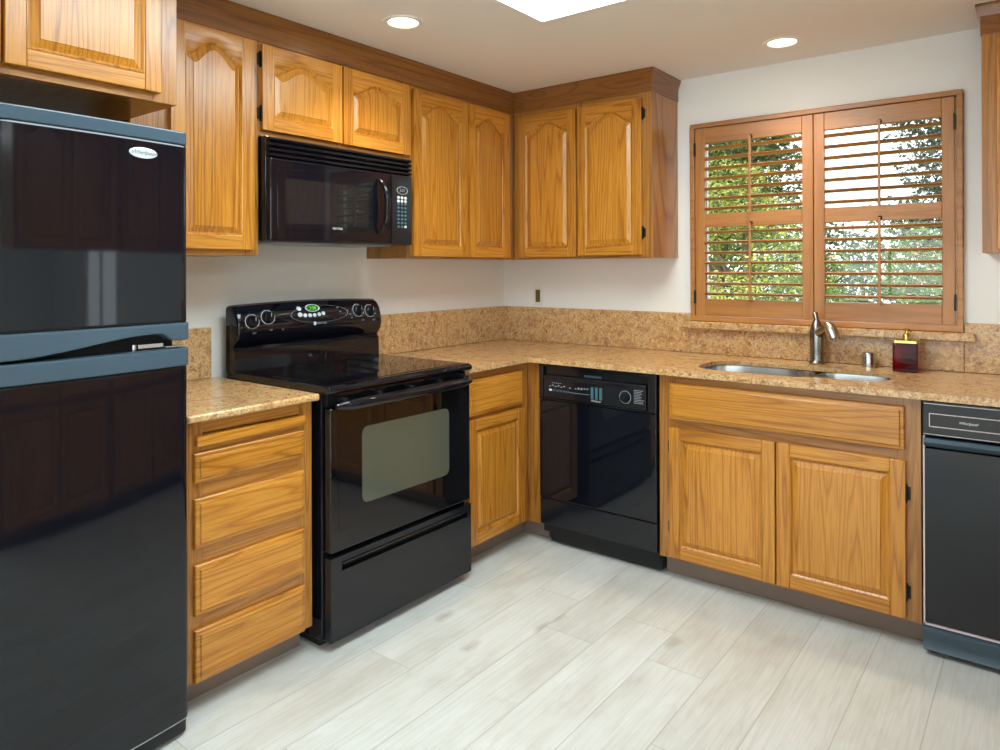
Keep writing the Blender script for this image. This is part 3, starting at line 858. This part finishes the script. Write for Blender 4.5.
# drawer
dd = MB(F_left(0))
a0, a1, z0, z1 = -1.848, -1.112, 0.035, 0.320
h0, h1, g0, g1 = -1.800, -1.135, 0.268, 0.294
for bx in ((a0, a1, 0.64, 0.675, z0, g0), (a0, a1, 0.64, 0.675, g1, z1), (a0, h0, 0.64, 0.675, g0, g1), (h1, a1, 0.64, 0.675, g0, g1)): dd.box(*bx)
dw = dd.build('storage_drawer', M['bpanel'], t)
dr2 = MB(F_left(0)); dr2.box(h0, h1, 0.642, 0.650, g0, g1); dr2.prism([(0.655, g1 - 0.001), (0.682, g1 - 0.001), (0.684, g1 + 0.004), (0.674, g1 + 0.010), (0.655, g1 + 0.010)], 0, 0) if False else None
dr2.build('pull_recess', M['matte'], dw)
MB(F_left(0)).box(h0, h1, 0.672, 0.680, g1 - 0.003, g1 + 0.005).build('pull_lip', M['black'], dw, 0.002, 2)
# backguard
bgp = [(0.058, 0.905), (0.118, 0.905), (0.116, 0.990), (0.106, 1.002), (0.116, 1.016), (0.134, 1.036), (0.142, 1.062), (0.140, 1.095), (0.130, 1.130), (0.112, 1.156), (0.092, 1.168), (0.072, 1.168), (0.058, 1.160)]
loops = []
G0, G1 = -1.862, -1.118
for i in range(41):
    tt = -1 + 2 * (0.5 - 0.5 * math.cos(PI * i / 40))
    y = (G0 + G1) / 2 + (G1 - G0) / 2 * tt
    e = (1 - abs(tt)) * (G1 - G0) / 2
    k = math.sqrt(max(0.0, 1 - (1 - min(e, 0.016) / 0.016) ** 2)) * 0.012
    lp_ = []
    for x, z in bgp:
        up_ = max(0.0, (z - 1.0) / 0.168)
        zz = z + up_ * 0.010 * (1 - tt * tt) - (0.012 - k) * (up_ ** 2) * 0.8
        xx = x if x < 0.06 else x - (0.012 - k) * min(1, up_ * 3) * 0.9
        if z > 1.0 or True: lp_.append((xx, y, zz))
    loops.append(lp_)
bg = MB().loft(loops, smooth=True).build('control_panel', M['black'], t)
# panel furniture: face runs through (x,z) = (.142,1.062) -> (.140,1.095) -> (.130,1.130); f maps n outward with the lean
def panel_f(p):
    u, n, z = p
    t_ = (u - (G0 + G1) / 2) / ((G1 - G0) / 2)
    z_in = z; z = z - max(0.0, (z - 1.0) / 0.168) * 0.010 * (1 - t_ * t_)
    zz = [1.016, 1.036, 1.062, 1.095, 1.130, 1.156]; xx = [0.116, 0.134, 0.142, 0.140, 0.130, 0.112]
    for i in range(5):
        if z <= zz[i + 1] or i == 4:
            q = (z - zz[i]) / (zz[i + 1] - zz[i]); x = xx[i] + (xx[i + 1] - xx[i]) * q; break
    return (x + n, u, z_in)
def disc(mb, u, z, a, b, n0, n1, k=24, inner=None):
    ring = lambda s_, n: [(u + a * s_ * math.cos(2 * PI * i / k), n, z + b * s_ * math.sin(2 * PI * i / k)) for i in range(k)]
    if inner is None: mb.loft([ring(1, n0), ring(1, n1), ring(0.85, n1 + 0.0004)])
    else: mb.loft([ring(inner, n0), ring(1, n0), ring(1, n1), ring(inner, n1), ring(inner, n0)], caps=(False, False))
for yk, zk in ((-1.798, 1.104), (-1.726, 1.117), (-1.258, 1.122), (-1.188, 1.117)):
    rg = MB(panel_f); disc(rg, yk, zk, 0.031, 0.028, 0.0004, 0.0016, inner=0.94)
    rg.build('knob_ring', M['silver'], bg)
    kb = MB()
    cxk = panel_f((yk, 0, zk))
    kb.lathe(cxk, [(0.025, -0.004), (0.024, 0.010), (0.021, 0.013), (0.0, 0.014)], 'x', 24, caps=(True, False))
    kb.box(cxk[0] + 0.010, cxk[0] + 0.026, yk - 0.005, yk + 0.005, zk - 0.021, zk + 0.021)
    kn = kb.build('knob', M['bplas'], bg)
    MB().box(cxk[0] + 0.026, cxk[0] + 0.0265, yk - 0.001, yk + 0.001, zk + 0.004, zk + 0.018).build('pointer', M['silver'], kn)
    lm = MB(panel_f)
    for a_ in range(10):
        an = R(-60 + a_ * 33)
        lm.box(yk + 0.0355 * math.cos(an) - 0.001, yk + 0.0355 * math.cos(an) + 0.001, 0.0003, 0.0010, zk + 0.031 * math.sin(an) - 0.001, zk + 0.031 * math.sin(an) + 0.001)
    lm.build('dial_marks', M['greyprint'], bg)
hx = MB(panel_f); disc(hx, -1.468, 1.118, 0.150, 0.036, 0.0002, 0.0009, 40, inner=0.985)
hx.build('control_outline', M['greyprint'], bg)
db = MB(panel_f); disc(db, -1.504, 1.144, 0.037, 0.0155, 0.0003, 0.0022, 30, inner=0.84); db.build('display_bezel', M['silver'], bg)
ds = MB(panel_f); disc(ds, -1.504, 1.144, 0.031, 0.0128, 0.0003, 0.0012, 30); dso = ds.build('clock_display', M['lcd'], bg)
writing('1:34', 'clock_digits', M['lcdtxt'], dso, panel_f, -1.502, 0.0019, 1.1435, 0.019)
for yb, zb_, r_ in ((-1.561, 1.136, 0.011), (-1.561, 1.111, 0.0115), (-1.536, 1.107, 0.0095), (-1.512, 1.106, 0.0095), (-1.488, 1.106, 0.0095), (-1.464, 1.108, 0.0095), (-1.442, 1.111, 0.0095)):
    q = MB(panel_f); disc(q, yb - 0.011, zb_ + 0.008, r_, r_ * 0.82, 0.0003, 0.0014); q.build('touch_button', M['silver'], bg)
lg = MB(panel_f); lg.box(-1.507, -1.495, 0.0004, 0.0012, 1.072, 1.086); lg.build('brand_mark', M['silver'], bg)
writing('MAYTAG', 'brand_lettering', M['greyprint'], bg, panel_f, -1.465, 0.0010, 1.078, 0.0125)
for s_, yy, zz in (('OFF', -1.79, 1.058), ('LO', -1.715, 1.066), ('HI', -1.66, 1.064), ('LO', -1.235, 1.078), ('OFF', -1.17, 1.075)):
    writing(s_, 'dial_lettering', M['greyprint'], bg, panel_f, yy, 0.0008, zz, 0.010)
q = MB(panel_f)
for yy, zz in ((-1.372, 1.140), (-1.360, 1.122), (-1.318, 1.125), (-1.306, 1.108), (-1.30, 1.092)): q.box(yy - 0.004, yy + 0.004, 0.0003, 0.001, zz - 0.0016, zz + 0.0016)
q.build('indicator_marks', M['greyprint'], bg)

# ------------------------------------------------------------------ microwave
t = thing('microwave', (0.2, -1.5, 1.41), 'black over-the-range microwave hung under the short oak cabinet', 'microwave')
MY0, MY1, MX = -1.869, -1.140, 0.352
MB().box(0.003, 0.335, MY0, MY1, 1.413, 1.800).build('body', M['bplas'], t, 0.003, 2)
vt = MB()
for i in range(4):
    z = 1.795 - i * 0.0195
    vt.prism([(0.330, z - 0.0155), (0.354, z - 0.0155), (0.362, z - 0.010), (0.362, z - 0.004), (0.354, z), (0.330, z)], MY0 + 0.002, MY1 - 0.001, 1)
vt.build('vent_grille', M['black'], t, 0.0015, 1)
MB().box(0.33, 0.340, MY0 + 0.004, MY1 - 0.004, 1.72, 1.796).build('vent_backing', M['matte'], t)
md_ = MB(F_left(0)); md_.box(-1.867, -1.270, 0.337, MX + 0.012, 1.414, 1.719)
md = md_.build('door', M['black'], t, 0.007, 3)
wn_ = MB(F_left(0))
pl = roundpoly([(-1.838, 1.455), (-1.385, 1.455), (-1.385, 1.682), (-1.838, 1.682)], 0.012, 4)
wn_.loft([[(p[0], 0.3635, p[1]) for p in pl], [(p[0], 0.3655, p[1]) for p in pl]]); wd = wn_.build('window_bezel', M['black'], md, 0.001, 1)
MB(F_left(0)).box(-1.805, -1.400, 0.3655, 0.3662, 1.480, 1.648).build('window', M['mwglass'], wd)
arc = []
for i in range(17):
    tt = -1 + 2 * i / 16
    arc.append((0.372 + 0.030 * (1 - tt ** 4), -1.335 + 0.018 * (1 - tt * tt) - 0.008, 1.573 + 0.112 * tt))
MB().tube(arc, [0.007 + 0.006 * (1 - abs(-1 + 2 * i / 16) ** 2) for i in range(17)], 12).build('handle', M['black'], md)
cp = MB(F_left(0)); cp.box(-1.266, MY1 - 0.002, 0.337, MX + 0.010, 1.414, 1.719)
cp = cp.build('control_panel', M['bplas'], t, 0.004, 2)
f3 = F_left(0.3625)
q = MB(f3); disc(q, -1.202, 1.652, 0.034, 0.0175, 0.0, 0.001, 30, inner=0.86); q.build('display_ring', M['greyprint'], cp)
writing('2:31', 'clock_digits', M['greyprint'], cp, f3, -1.202, 0.0006, 1.652, 0.019)
for r_ in range(2):
    for c_ in range(3):
        q = MB(f3); disc(q, -1.225 + c_ * 0.021, 1.620 - r_ * 0.015, 0.008, 0.0068, 0, 0.0009, 14); q.build('touch_button', M['silver'], cp)
for r_ in range(7):
    for c_ in range(3):
        q = MB(f3); disc(q, -1.225 + c_ * 0.021, 1.592 - r_ * 0.0165, 0.0075, 0.0055, 0, 0.0007, 12); q.build('touch_button', M['silver'] if (r_, c_) == (6, 2) else M['teal'], cp)
q = MB(f3); q.box(-1.600, -1.588, 0.0018, 0.0026, 1.462, 1.476); q.build('brand_mark', M['silver'], md)
writing('MAYTAG', 'brand_lettering', M['silver'], md, F_left(0.366), -1.562, 0.0006, 1.469, 0.0125)
ub = MB(); ub.box(0.05, 0.30, -1.80, -1.52, 1.408, 1.4135); ub.box(0.05, 0.30, -1.49, -1.21, 1.408, 1.4135)
ub.build('grease_filter', M['greyprint'], t, 0.002, 1)

# ------------------------------------------------------------------ dishwasher
t = thing('dishwasher', (1.0, -0.33, 0), 'black built-in dishwasher under the worktop, left of the sink cabinet', 'dishwasher')
DX0, DX1 = 0.692, 1.292
MB().box(DX0 + 0.004, DX1 - 0.004, -0.598, -0.03, 0.06, 0.848).build('body', M['matte'], t)
ff = F_back(0)
q = MB(ff)
q.box(DX0, DX1, 0.598, 0.628, 0.228, 0.690)
dd = q.build('door', M['black'], t, 0.005, 3)
q = MB(ff)
# control fascia with a hooded handle recess
q.box(DX0, DX1, 0.598, 0.632, 0.846, 0.861); q.box(DX0, DX0 + 0.022, 0.598, 0.630, 0.692, 0.846); q.box(DX1 - 0.035, DX1, 0.598, 0.630, 0.692, 0.846)
q.box(DX0 + 0.022, DX1 - 0.035, 0.598, 0.612, 0.800, 0.846); q.box(DX0 + 0.022, DX1 - 0.035, 0.598, 0.630, 0.692, 0.700)
fs = q.build('fascia', M['bplas'], dd, 0.003, 2)
q = MB(ff)
sec = [(0.600, 0.700), (0.630, 0.700), (0.636, 0.706), (0.636, 0.790), (0.640, 0.800), (0.634, 0.808), (0.612, 0.808)]
q.loft([[(x, n, z) for n, z in sec] for x in (DX0 + 0.030, DX1 - 0.045)])
cp = q.build('control_panel', M['bpanel'], dd, 0.003, 2)
MB(ff).box(0.93, 1.02, 0.612, 0.6135, 0.812, 0.822).build('latch_plate', M['trimplas'], dd)
f4 = F_back(-0.636)
q = MB(f4)
rnd_ = random.Random(3)
for i in range(14): q.box(0.755 + i * 0.0155, 0.755 + i * 0.0155 + 0.0085, 0, 0.0006, 0.757 + rnd_.choice([0, .004]), 0.761 + rnd_.choice([0, .005]))
for i in range(5): q.box(0.770 + i * 0.011, 0.776 + i * 0.011, 0, 0.0006, 0.774, 0.7765)
q.box(0.83, 0.97, 0, 0.0006, 0.738, 0.7395)
q.build('small_print', M['greyprint'], cp)
q = MB(f4)
for i in range(9): q.box(1.192, 1.192 + 0.030 + rnd_.random() * .02, 0, 0.0006, 0.727 + i * 0.0068, 0.729 + i * 0.0068)
q.build('small_print', M['greyprint'], cp)
for i in range(6):
    MB(f4).box(0.755 + i * 0.019, 0.769 + i * 0.019, 0, 0.003, 0.737, 0.746).build('push_button', M['trimplas' if i else 'silver'], cp, 0.001, 1)
for i in range(3):
    MB(f4).box(0.978 + i * 0.022, 0.992 + i * 0.022, 0, 0.0012, 0.722, 0.775).build('cycle_panel', M['teal'], cp)
writing('Whirlpool', 'brand_lettering', M['silver'], cp, f4, 1.003, 0.0008, 0.714, 0.012, 0.3)
q = MB(f4); disc(q, 1.150, 0.748, 0.028, 0.028, 0, 0.0008, 28, inner=0.93); q.build('dial_ring', M['greyprint'], cp)
q = MB(); q.lathe((1.150, -0.636, 0.748), [(0.0, -0.020), (0.017, -0.019), (0.021, -0.003), (0.022, 0.0)], 'y', 24, caps=(False, True)); q.build('dial', M['bplas'], cp)
q = MB(ff); q.box(DX0 - 0.001, DX1 - 0.002, 0.598, 0.622, 0.100, 0.224); q.build('access_panel', M['bpanel'], t, 0.004, 2)
q = MB(ff); q.box(DX0 + 0.03, DX1, 0.53, 0.575, 0.012, 0.098); q.build('toe_panel', M['matte'], t, 0.002, 1)
for k in range(2):
    MB().lathe((DX0 + 0.08 + k * 0.45, -0.45, 0.0), [(0.015, 0.0), (0.015, 0.062)], 'z', 12).build('foot', M['matte'], t)

# ------------------------------------------------------------------ trash compactor
t = thing('trash_compactor', (2.457, -0.33, 0), 'narrow black trash compactor at the right edge, right of the sink cabinet', 'trash compactor')
CX0, CX1 = 2.268, 2.648
MB().box(CX0, CX1, -0.600, -0.03, 0.03, 0.848).build('body', M['matte'], t)
q = MB(ff); q.box(CX0, CX1, 0.600, 0.642, 0.744, 0.861); cp = q.build('control_panel', M['bplas'], t, 0.004, 2)
q = MB(F_back(-0.642))
for a in ((CX0 + 0.020, CX1 - 0.02, 0.817, 0.8195), (CX0 + 0.020, CX1 - 0.02, 0.774, 0.7765), (CX0 + 0.020, CX0 + 0.0225, 0.7765, 0.817), (CX1 - 0.0225, CX1 - 0.02, 0.7765, 0.817)): q.box(a[0], a[1], 0, 0.001, a[2], a[3])
q.box(CX0 + 0.004, CX1 - 0.004, 0, 0.0008, 0.748, 0.750); q.box(CX0 + 0.004, CX1 - 0.004, 0, 0.0008, 0.850, 0.852)
q.build('outline_trim', M['pinkline'], cp)
writing('Whirlpool', 'brand_lettering', M['silver'], cp, F_back(-0.642), 2.398, 0.0008, 0.7965, 0.0125, 0.35)
q = MB(ff); q.box(CX0 + 0.004, CX1 - 0.004, 0.600, 0.632, 0.112, 0.700)
dd = q.build('drawer_front', M['bpanel'], t, 0.002, 1)
q = MB(ff); q.loft([[(x, n, z) for n, z in ((0.600, 0.704), (0.630, 0.704), (0.640, 0.710), (0.652, 0.722), (0.646, 0.735), (0.600, 0.738))] for x in (CX0 + 0.004, CX1 - 0.004)])
q.build('handle', M['trimplas'], dd, 0.002, 1)
q = MB(ff)
for a in ((CX0 + 0.001, CX0 + 0.006, 0.104, 0.738), (CX1 - 0.006, CX1 - 0.001, 0.104, 0.738), (CX0 + 0.001, CX1 - 0.001, 0.104, 0.1105)): q.box(a[0], a[1], 0.602, 0.6345, a[2], a[3])
q.build('edge_trim', M['pinkline'], dd)
q = MB(ff); q.loft([[(x, n, z) for n, z in ((0.58, 0.015), (0.624, 0.015), (0.634, 0.022), (0.628, 0.045), (0.630, 0.062), (0.640, 0.080), (0.640, 0.094), (0.630, 0.101), (0.58, 0.101))] for x in (CX0, CX1)], smooth=True)
q.build('foot_pedal', M['trimplas'], t)
for k in range(2): MB().box(CX0 + 0.03 + k * 0.28, CX0 + 0.07 + k * 0.28, -0.55, -0.10, 0.0, 0.031).build('foot', M['matte'], t)

# ------------------------------------------------------------------ sink, faucet, soap things
t = thing('sink', (1.77, -0.36, 0.66), 'stainless steel double bowl sink set under the granite worktop', 'sink')
def bowl(x0, x1, y0, y1, zb):
    cx_, cy_ = (x0 + x1) / 2, (y0 + y1) / 2
    n = 48
    def lp(s_, z, e=4.5):
        l = []
        for i in range(n):
            a = 2 * PI * i / n; c, s__ = math.cos(a), math.sin(a)
            r = (abs(c) ** e + abs(s__) ** e) ** (-1 / e)
            l.append((cx_ + (x1 - x0) / 2 * s_ * r * c, cy_ + (y1 - y0) / 2 * s_ * r * s__, z))
        return l
    mb = MB()
    mb.loft([lp(1.0, 0.866), lp(0.985, 0.865), lp(0.975, 0.857), lp(0.955, zb + 0.05), lp(0.93, zb + 0.02), lp(0.86, zb + 0.004), lp(0.20, zb), lp(0.16, zb - 0.004)], caps=(False, True), smooth=True)
    b = mb.build('bowl', M['steel'], t)
    sd = b.modifiers.new('solid', 'SOLIDIFY'); sd.thickness = 0.0012; sd.offset = 0
    MB().lathe((cx_, cy_, zb - 0.002), [(0.036, 0.0), (0.040, 0.003), (0.030, 0.004), (0.026, 0.001)], 'z', 24).build('drain', M['nickel'], t)
bowl(1.383, 1.842, -0.567, -0.185, 0.665)
bowl(1.850, 2.160, -0.520, -0.185, 0.700)

t = thing('faucet', (1.800, -0.09, H), 'brushed nickel single-lever kitchen faucet with pull-out spout, behind the sink', 'faucet')
fx_, fy_ = 1.800, -0.092
MB().lathe((fx_, fy_, H), [(0.0, 0), (0.033, 0.0), (0.034, 0.005), (0.029, 0.012), (0.0275, 0.022), (0.0275, 0.06), (0.029, 0.10), (0.0285, 0.135), (0.025, 0.158), (0.018, 0.180), (0.012, 0.192), (0.0, 0.197)], 'z', 28).build('body', M['nickel'], t)
MB().tube([(fx_, fy_, H + 0.182), (fx_ - 0.002, fy_ + 0.003, H + 0.200), (fx_ - 0.005, fy_ + 0.006, H + 0.211), (fx_ - 0.009, fy_ + 0.010, H + 0.219), (fx_ - 0.010, fy_ + 0.011, H + 0.221)], [0.012, 0.010, 0.011, 0.012, 0.006], 12).build('lever', M['nickel'], t)
sp_ = [(fx_ + 0.004, fy_ - 0.004, H + 0.130), (fx_ + 0.030, fy_ - 0.030, H + 0.148), (fx_ + 0.052, fy_ - 0.052, H + 0.160), (fx_ + 0.066, fy_ - 0.066, H + 0.164)]
MB().tube(sp_, [0.020, 0.019, 0.019, 0.020], 16).build('spout', M['nickel'], t)
MB().tube([(fx_ + 0.050, fy_ - 0.052, H + 0.172), (fx_ + 0.064, fy_ - 0.066, H + 0.172), (fx_ + 0.076, fy_ - 0.078, H + 0.158), (fx_ + 0.088, fy_ - 0.090, H + 0.135), (fx_ + 0.094, fy_ - 0.096, H + 0.120), (fx_ + 0.095, fy_ - 0.097, H + 0.116)], [0.013, 0.023, 0.026, 0.026, 0.025, 0.020], 18).build('spray_head', M['steel'], t)

t = thing('air_gap', (2.003, -0.085, H), 'short brushed steel air gap cap on the worktop between faucet and soap bottle', 'air gap')
MB().lathe((2.003, -0.085, H), [(0.0, 0), (0.0265, 0.0), (0.0265, 0.004), (0.0235, 0.006), (0.0235, 0.056), (0.0215, 0.062), (0.016, 0.064), (0.0, 0.064)], 'z', 28, caps=(False, False)).build('cap', M['steel'], t)

t = thing('soap_dispenser', (2.125, -0.110, H), 'square dark red glass soap bottle with a brass pump, on the worktop under the sill', 'soap bottle')
sx_, sy_ = 2.150, -0.118
q = MB()
def sq(h, z, r=0.008):
    return [(p[0], p[1], z) for p in roundpoly([(sx_ - h, sy_ - h), (sx_ + h, sy_ - h), (sx_ + h, sy_ + h), (sx_ - h, sy_ + h)], r, 4)]
q.loft([sq(0.043, H + 0.0005), sq(0.045, H + 0.004), sq(0.045, H + 0.112), sq(0.0435, H + 0.116)])
q.build('bottle', M['redsoap'], t)
q = MB(); q.loft([sq(0.0445, H + 0.116), sq(0.0445, H + 0.128), sq(0.036, H + 0.132, 0.006)]); q.build('shoulder_cap', M['gold'], t, 0.001, 1)
MB().lathe((sx_, sy_, H + 0.130), [(0.016, 0.0), (0.013, 0.018), (0.010, 0.022), (0.0055, 0.024), (0.0055, 0.034), (0.012, 0.036), (0.013, 0.042), (0.0, 0.044)], 'z', 20).build('pump', M['gold'], t)
MB().tube([(sx_, sy_, H + 0.168), (sx_ + 0.012, sy_ - 0.018, H + 0.169), (sx_ + 0.022, sy_ - 0.032, H + 0.164)], [0.0055, 0.005, 0.0035], 10).build('spout', M['gold'], t)

t = thing('power_outlet', (0.252, -0.003, 1.092), 'small white power outlet with brown sockets on the wall above the backsplash', 'outlet')
q = MB(ff); q.box(0.222, 0.284, 0.0005, 0.006, 1.092, 1.206); pl_ = q.build('cover_plate', M['white'], t, 0.002, 2)
q = MB(ff); q.box(0.237, 0.269, 0.006, 0.0075, 1.113, 1.185); q.build('socket', M['brownslot'], t, 0.001, 1)
q = MB(ff)
for z in (1.134, 1.164): q.box(0.2455, 0.2475, 0.0075, 0.008, z - 0.005, z + 0.005); q.box(0.2585, 0.2605, 0.0075, 0.008, z - 0.005, z + 0.005)
q.build('slots', M['matte'], t)

# ------------------------------------------------------------------ recessed lights
def can(x, y, label):
    t = thing('recessed_light', (x, y, ZC - 0.005), label, 'ceiling light', 'recessed ceiling lights')
    MB().lathe((x, y, ZC), [(0.078, -0.001), (0.076, -0.006), (0.060, -0.005), (0.056, -0.001)], 'z', 32, caps=(False, False)).build('trim_ring', M['white'], t)
    MB().lathe((x, y, ZC), [(0.0, -0.0045), (0.045, -0.004), (0.058, -0.001)], 'z', 32, caps=(False, False)).build('lens', M['lens'], t)
    ld = bpy.data.lights.new('lamp', 'AREA'); ld.shape = 'DISK'; ld.size = 0.10; ld.energy = CAN_W; ld.color = (1.0, 0.80, 0.52); ld.spread = R(110)
    lo = bpy.data.objects.new('lamp', ld); col.objects.link(lo); lo.parent = t; lo.location = (0, 0, -0.006)
can(0.643, -1.468, 'lit recessed ceiling light above the range, left of the skylight')
can(1.721, -0.311, 'lit recessed ceiling light above the sink window')
for x, y in ((2.6, -4.6), (5.9, -1.6)):  # two unseen ceiling lamps added to brighten the room
    can(x, y, 'added unseen ceiling lamp for fill light, behind or right of the camera')

# ------------------------------------------------------------------ garden
struct(MB().box(-14, 16, 0.12, 26, -0.25, -0.12), 'ground', M['lawn'])
rg = random.Random(11)
def foliage(mb, c, r, n, size, mi=0, squash=(1, 1, 1), mi2=None, p2=0.0):
    for _ in range(n):
        while True:
            d = Vector((rg.uniform(-1, 1), rg.uniform(-1, 1), rg.uniform(-1, 1)))
            if 0.15 < d.length < 1: break
        rad = rg.uniform(0.62, 1.0) if rg.random() < 0.8 else rg.uniform(0.1, 0.7)
        d = d.normalized() * rad
        lump = 1 + 0.22 * math.sin(7 * d.x + 3) * math.cos(6 * d.y) + 0.15 * math.sin(11 * d.z + 5 * d.x)
        p = Vector((c[0] + d.x * r * squash[0] * lump, c[1] + d.y * r * squash[1] * lump, c[2] + d.z * r * squash[2] * lump))
        a = Vector((rg.gauss(0, 1), rg.gauss(0, 1), rg.gauss(0, 0.6))).normalized()
        b = a.cross(Vector((rg.gauss(0, 1), rg.gauss(0, 1), rg.gauss(0, 1)))).normalized()
        s_ = size * 0.75 * rg.uniform(0.6, 1.3)
        mb.add([tuple(p - a * s_), tuple(p - b * s_ * 0.42), tuple(p + a * s_), tuple(p + b * s_ * 0.42)], [(0, 1, 2, 3)], mi2 if (mi2 is not None and rg.random() < p2) else mi)
def tree(name, x, y, blobs, mat, label, leaf=0.05, trunk=True, mat2=None, p2=0.0, density=6500, cat='tree'):
    t = thing(name, (x, y, -0.12), label, cat)
    mb = MB()
    for cx_, cy_, cz_, r, sq_ in blobs:
        foliage(mb, (cx_, cy_, cz_), r, int(1.6 * density * r * r), leaf, 0, sq_, 1 if mat2 else None, p2)
    mb.build('foliage', [mat] + ([mat2] if mat2 else []), t)
    tb = MB()
    top = max(b[2] for b in blobs)
    tb.tube([(x, y, -0.12), (x + 0.05, y, (top - 0.12) * 0.4), (x - 0.03, y + 0.03, top * 0.75), (x + 0.04, y, top)], [0.11, 0.08, 0.06, 0.02] if trunk else [0.03, 0.025, 0.02, 0.01], 8)
    for cx_, cy_, cz_, r, sq_ in blobs[1:]:
        tb.tube([(x, y, cz_ * 0.5), ((x + cx_) / 2, (y + cy_) / 2, cz_ * 0.75), (cx_, cy_, cz_)], [0.04, 0.03, 0.012] if trunk else [0.015, 0.012, 0.006], 6)
    tb.build('trunk' if trunk else 'stem', M['bark'], t)
S = (1, 1, 1)
tree('tree', -1.2, 6.6, [(-1.2, 6.6, 3.1, 1.15, (1, 1, 0.9)), (-0.75, 6.4, 2.3, 0.85, S), (-1.9, 6.7, 2.3, 0.9, S), (-0.45, 6.3, 3.2, 0.5, S)], M['leaf_dark'], 'shady green tree outside, seen through the upper left shutter', 0.055, mat2=M['leaf_mid'], p2=0.3, density=5000)
tree('tree', -0.1, 4.7, [(-0.30, 4.7, 2.10, 0.50, S), (0.10, 4.8, 1.75, 0.42, S), (-0.60, 4.6, 1.75, 0.40, S)], M['leaf_lime'], 'sunlit yellow-green tree outside in front of the shady one, behind the left shutter', 0.035, mat2=M['leaf_mid'], p2=0.4)
tree('tree', 2.15, 5.9, [(1.85, 5.9, 2.4, 0.62, (0.9, 1, 1)), (1.60, 5.8, 3.15, 0.60, S), (2.35, 5.9, 3.2, 0.8, S), (1.60, 5.8, 1.8, 0.45, S)], M['leaf_grey'], 'tall grey-green tree outside, seen through the upper right shutter', 0.045, density=6000)
tree('shrub', 0.22, 2.9, [(0.22, 2.9, 0.98, 0.36, (1.1, 1, 0.9))], M['leaf_lime'], 'bright lime shrub outside at the lower left of the left shutter', 0.03, False, cat='shrub')
tree('shrub', 0.55, 4.0, [(0.55, 4.0, 1.15, 0.50, (1.0, 1, 1))], M['leaf_mid'], 'mid-green shrub outside behind the lower right half of the left shutter', 0.035, False, M['leaf_lime'], 0.5, cat='shrub')
tree('shrub', 1.15, 2.9, [(1.15, 2.9, 1.02, 0.46, (1.0, 1, 1))], M['leaf_mid'], 'flowering green shrub outside behind the lower left half of the right shutter', 0.03, False, M['petal'], 0.03, cat='shrub')
tree('shrub', 1.72, 4.3, [(1.72, 4.3, 1.25, 0.50, (1.0, 1, 1))], M['leaf_mid'], 'green shrub outside with pink blooms behind the lower right half of the right shutter', 0.035, False, M['petal'], 0.05, cat='shrub')
tree('shrub', 2.25, 2.9, [(2.25, 2.9, 1.05, 0.5, S)], M['leaf_mid'], 'green shrub outside beyond the right edge of the kitchen window', 0.035, False, cat='shrub')
hd = MB()
for i in range(16):
    foliage(hd, (-7.0 + i * 1.1, 9.2 + 0.2 * math.sin(i * 2.1), 1.05), 1.15, 3600, 0.07, 0 if i % 3 else 1, (0.9, 0.6, 1.0))
o = hd.build('hedge', [M['leaf_mid'], M['leaf_dark']])
tag(o, 'long green hedge across the far end of the garden outside', 'hedge')
tree('tree', 7.3, 4.2, [(7.3, 4.2, 1.9, 1.1, S), (8.3, 4.4, 1.3, 0.8, S), (6.6, 4.2, 1.3, 0.6, S)], M['leaf_mid'], 'green tree outside the patio door, seen mirrored in the freezer door', 0.07, mat2=M['leaf_dark'], p2=0.4)
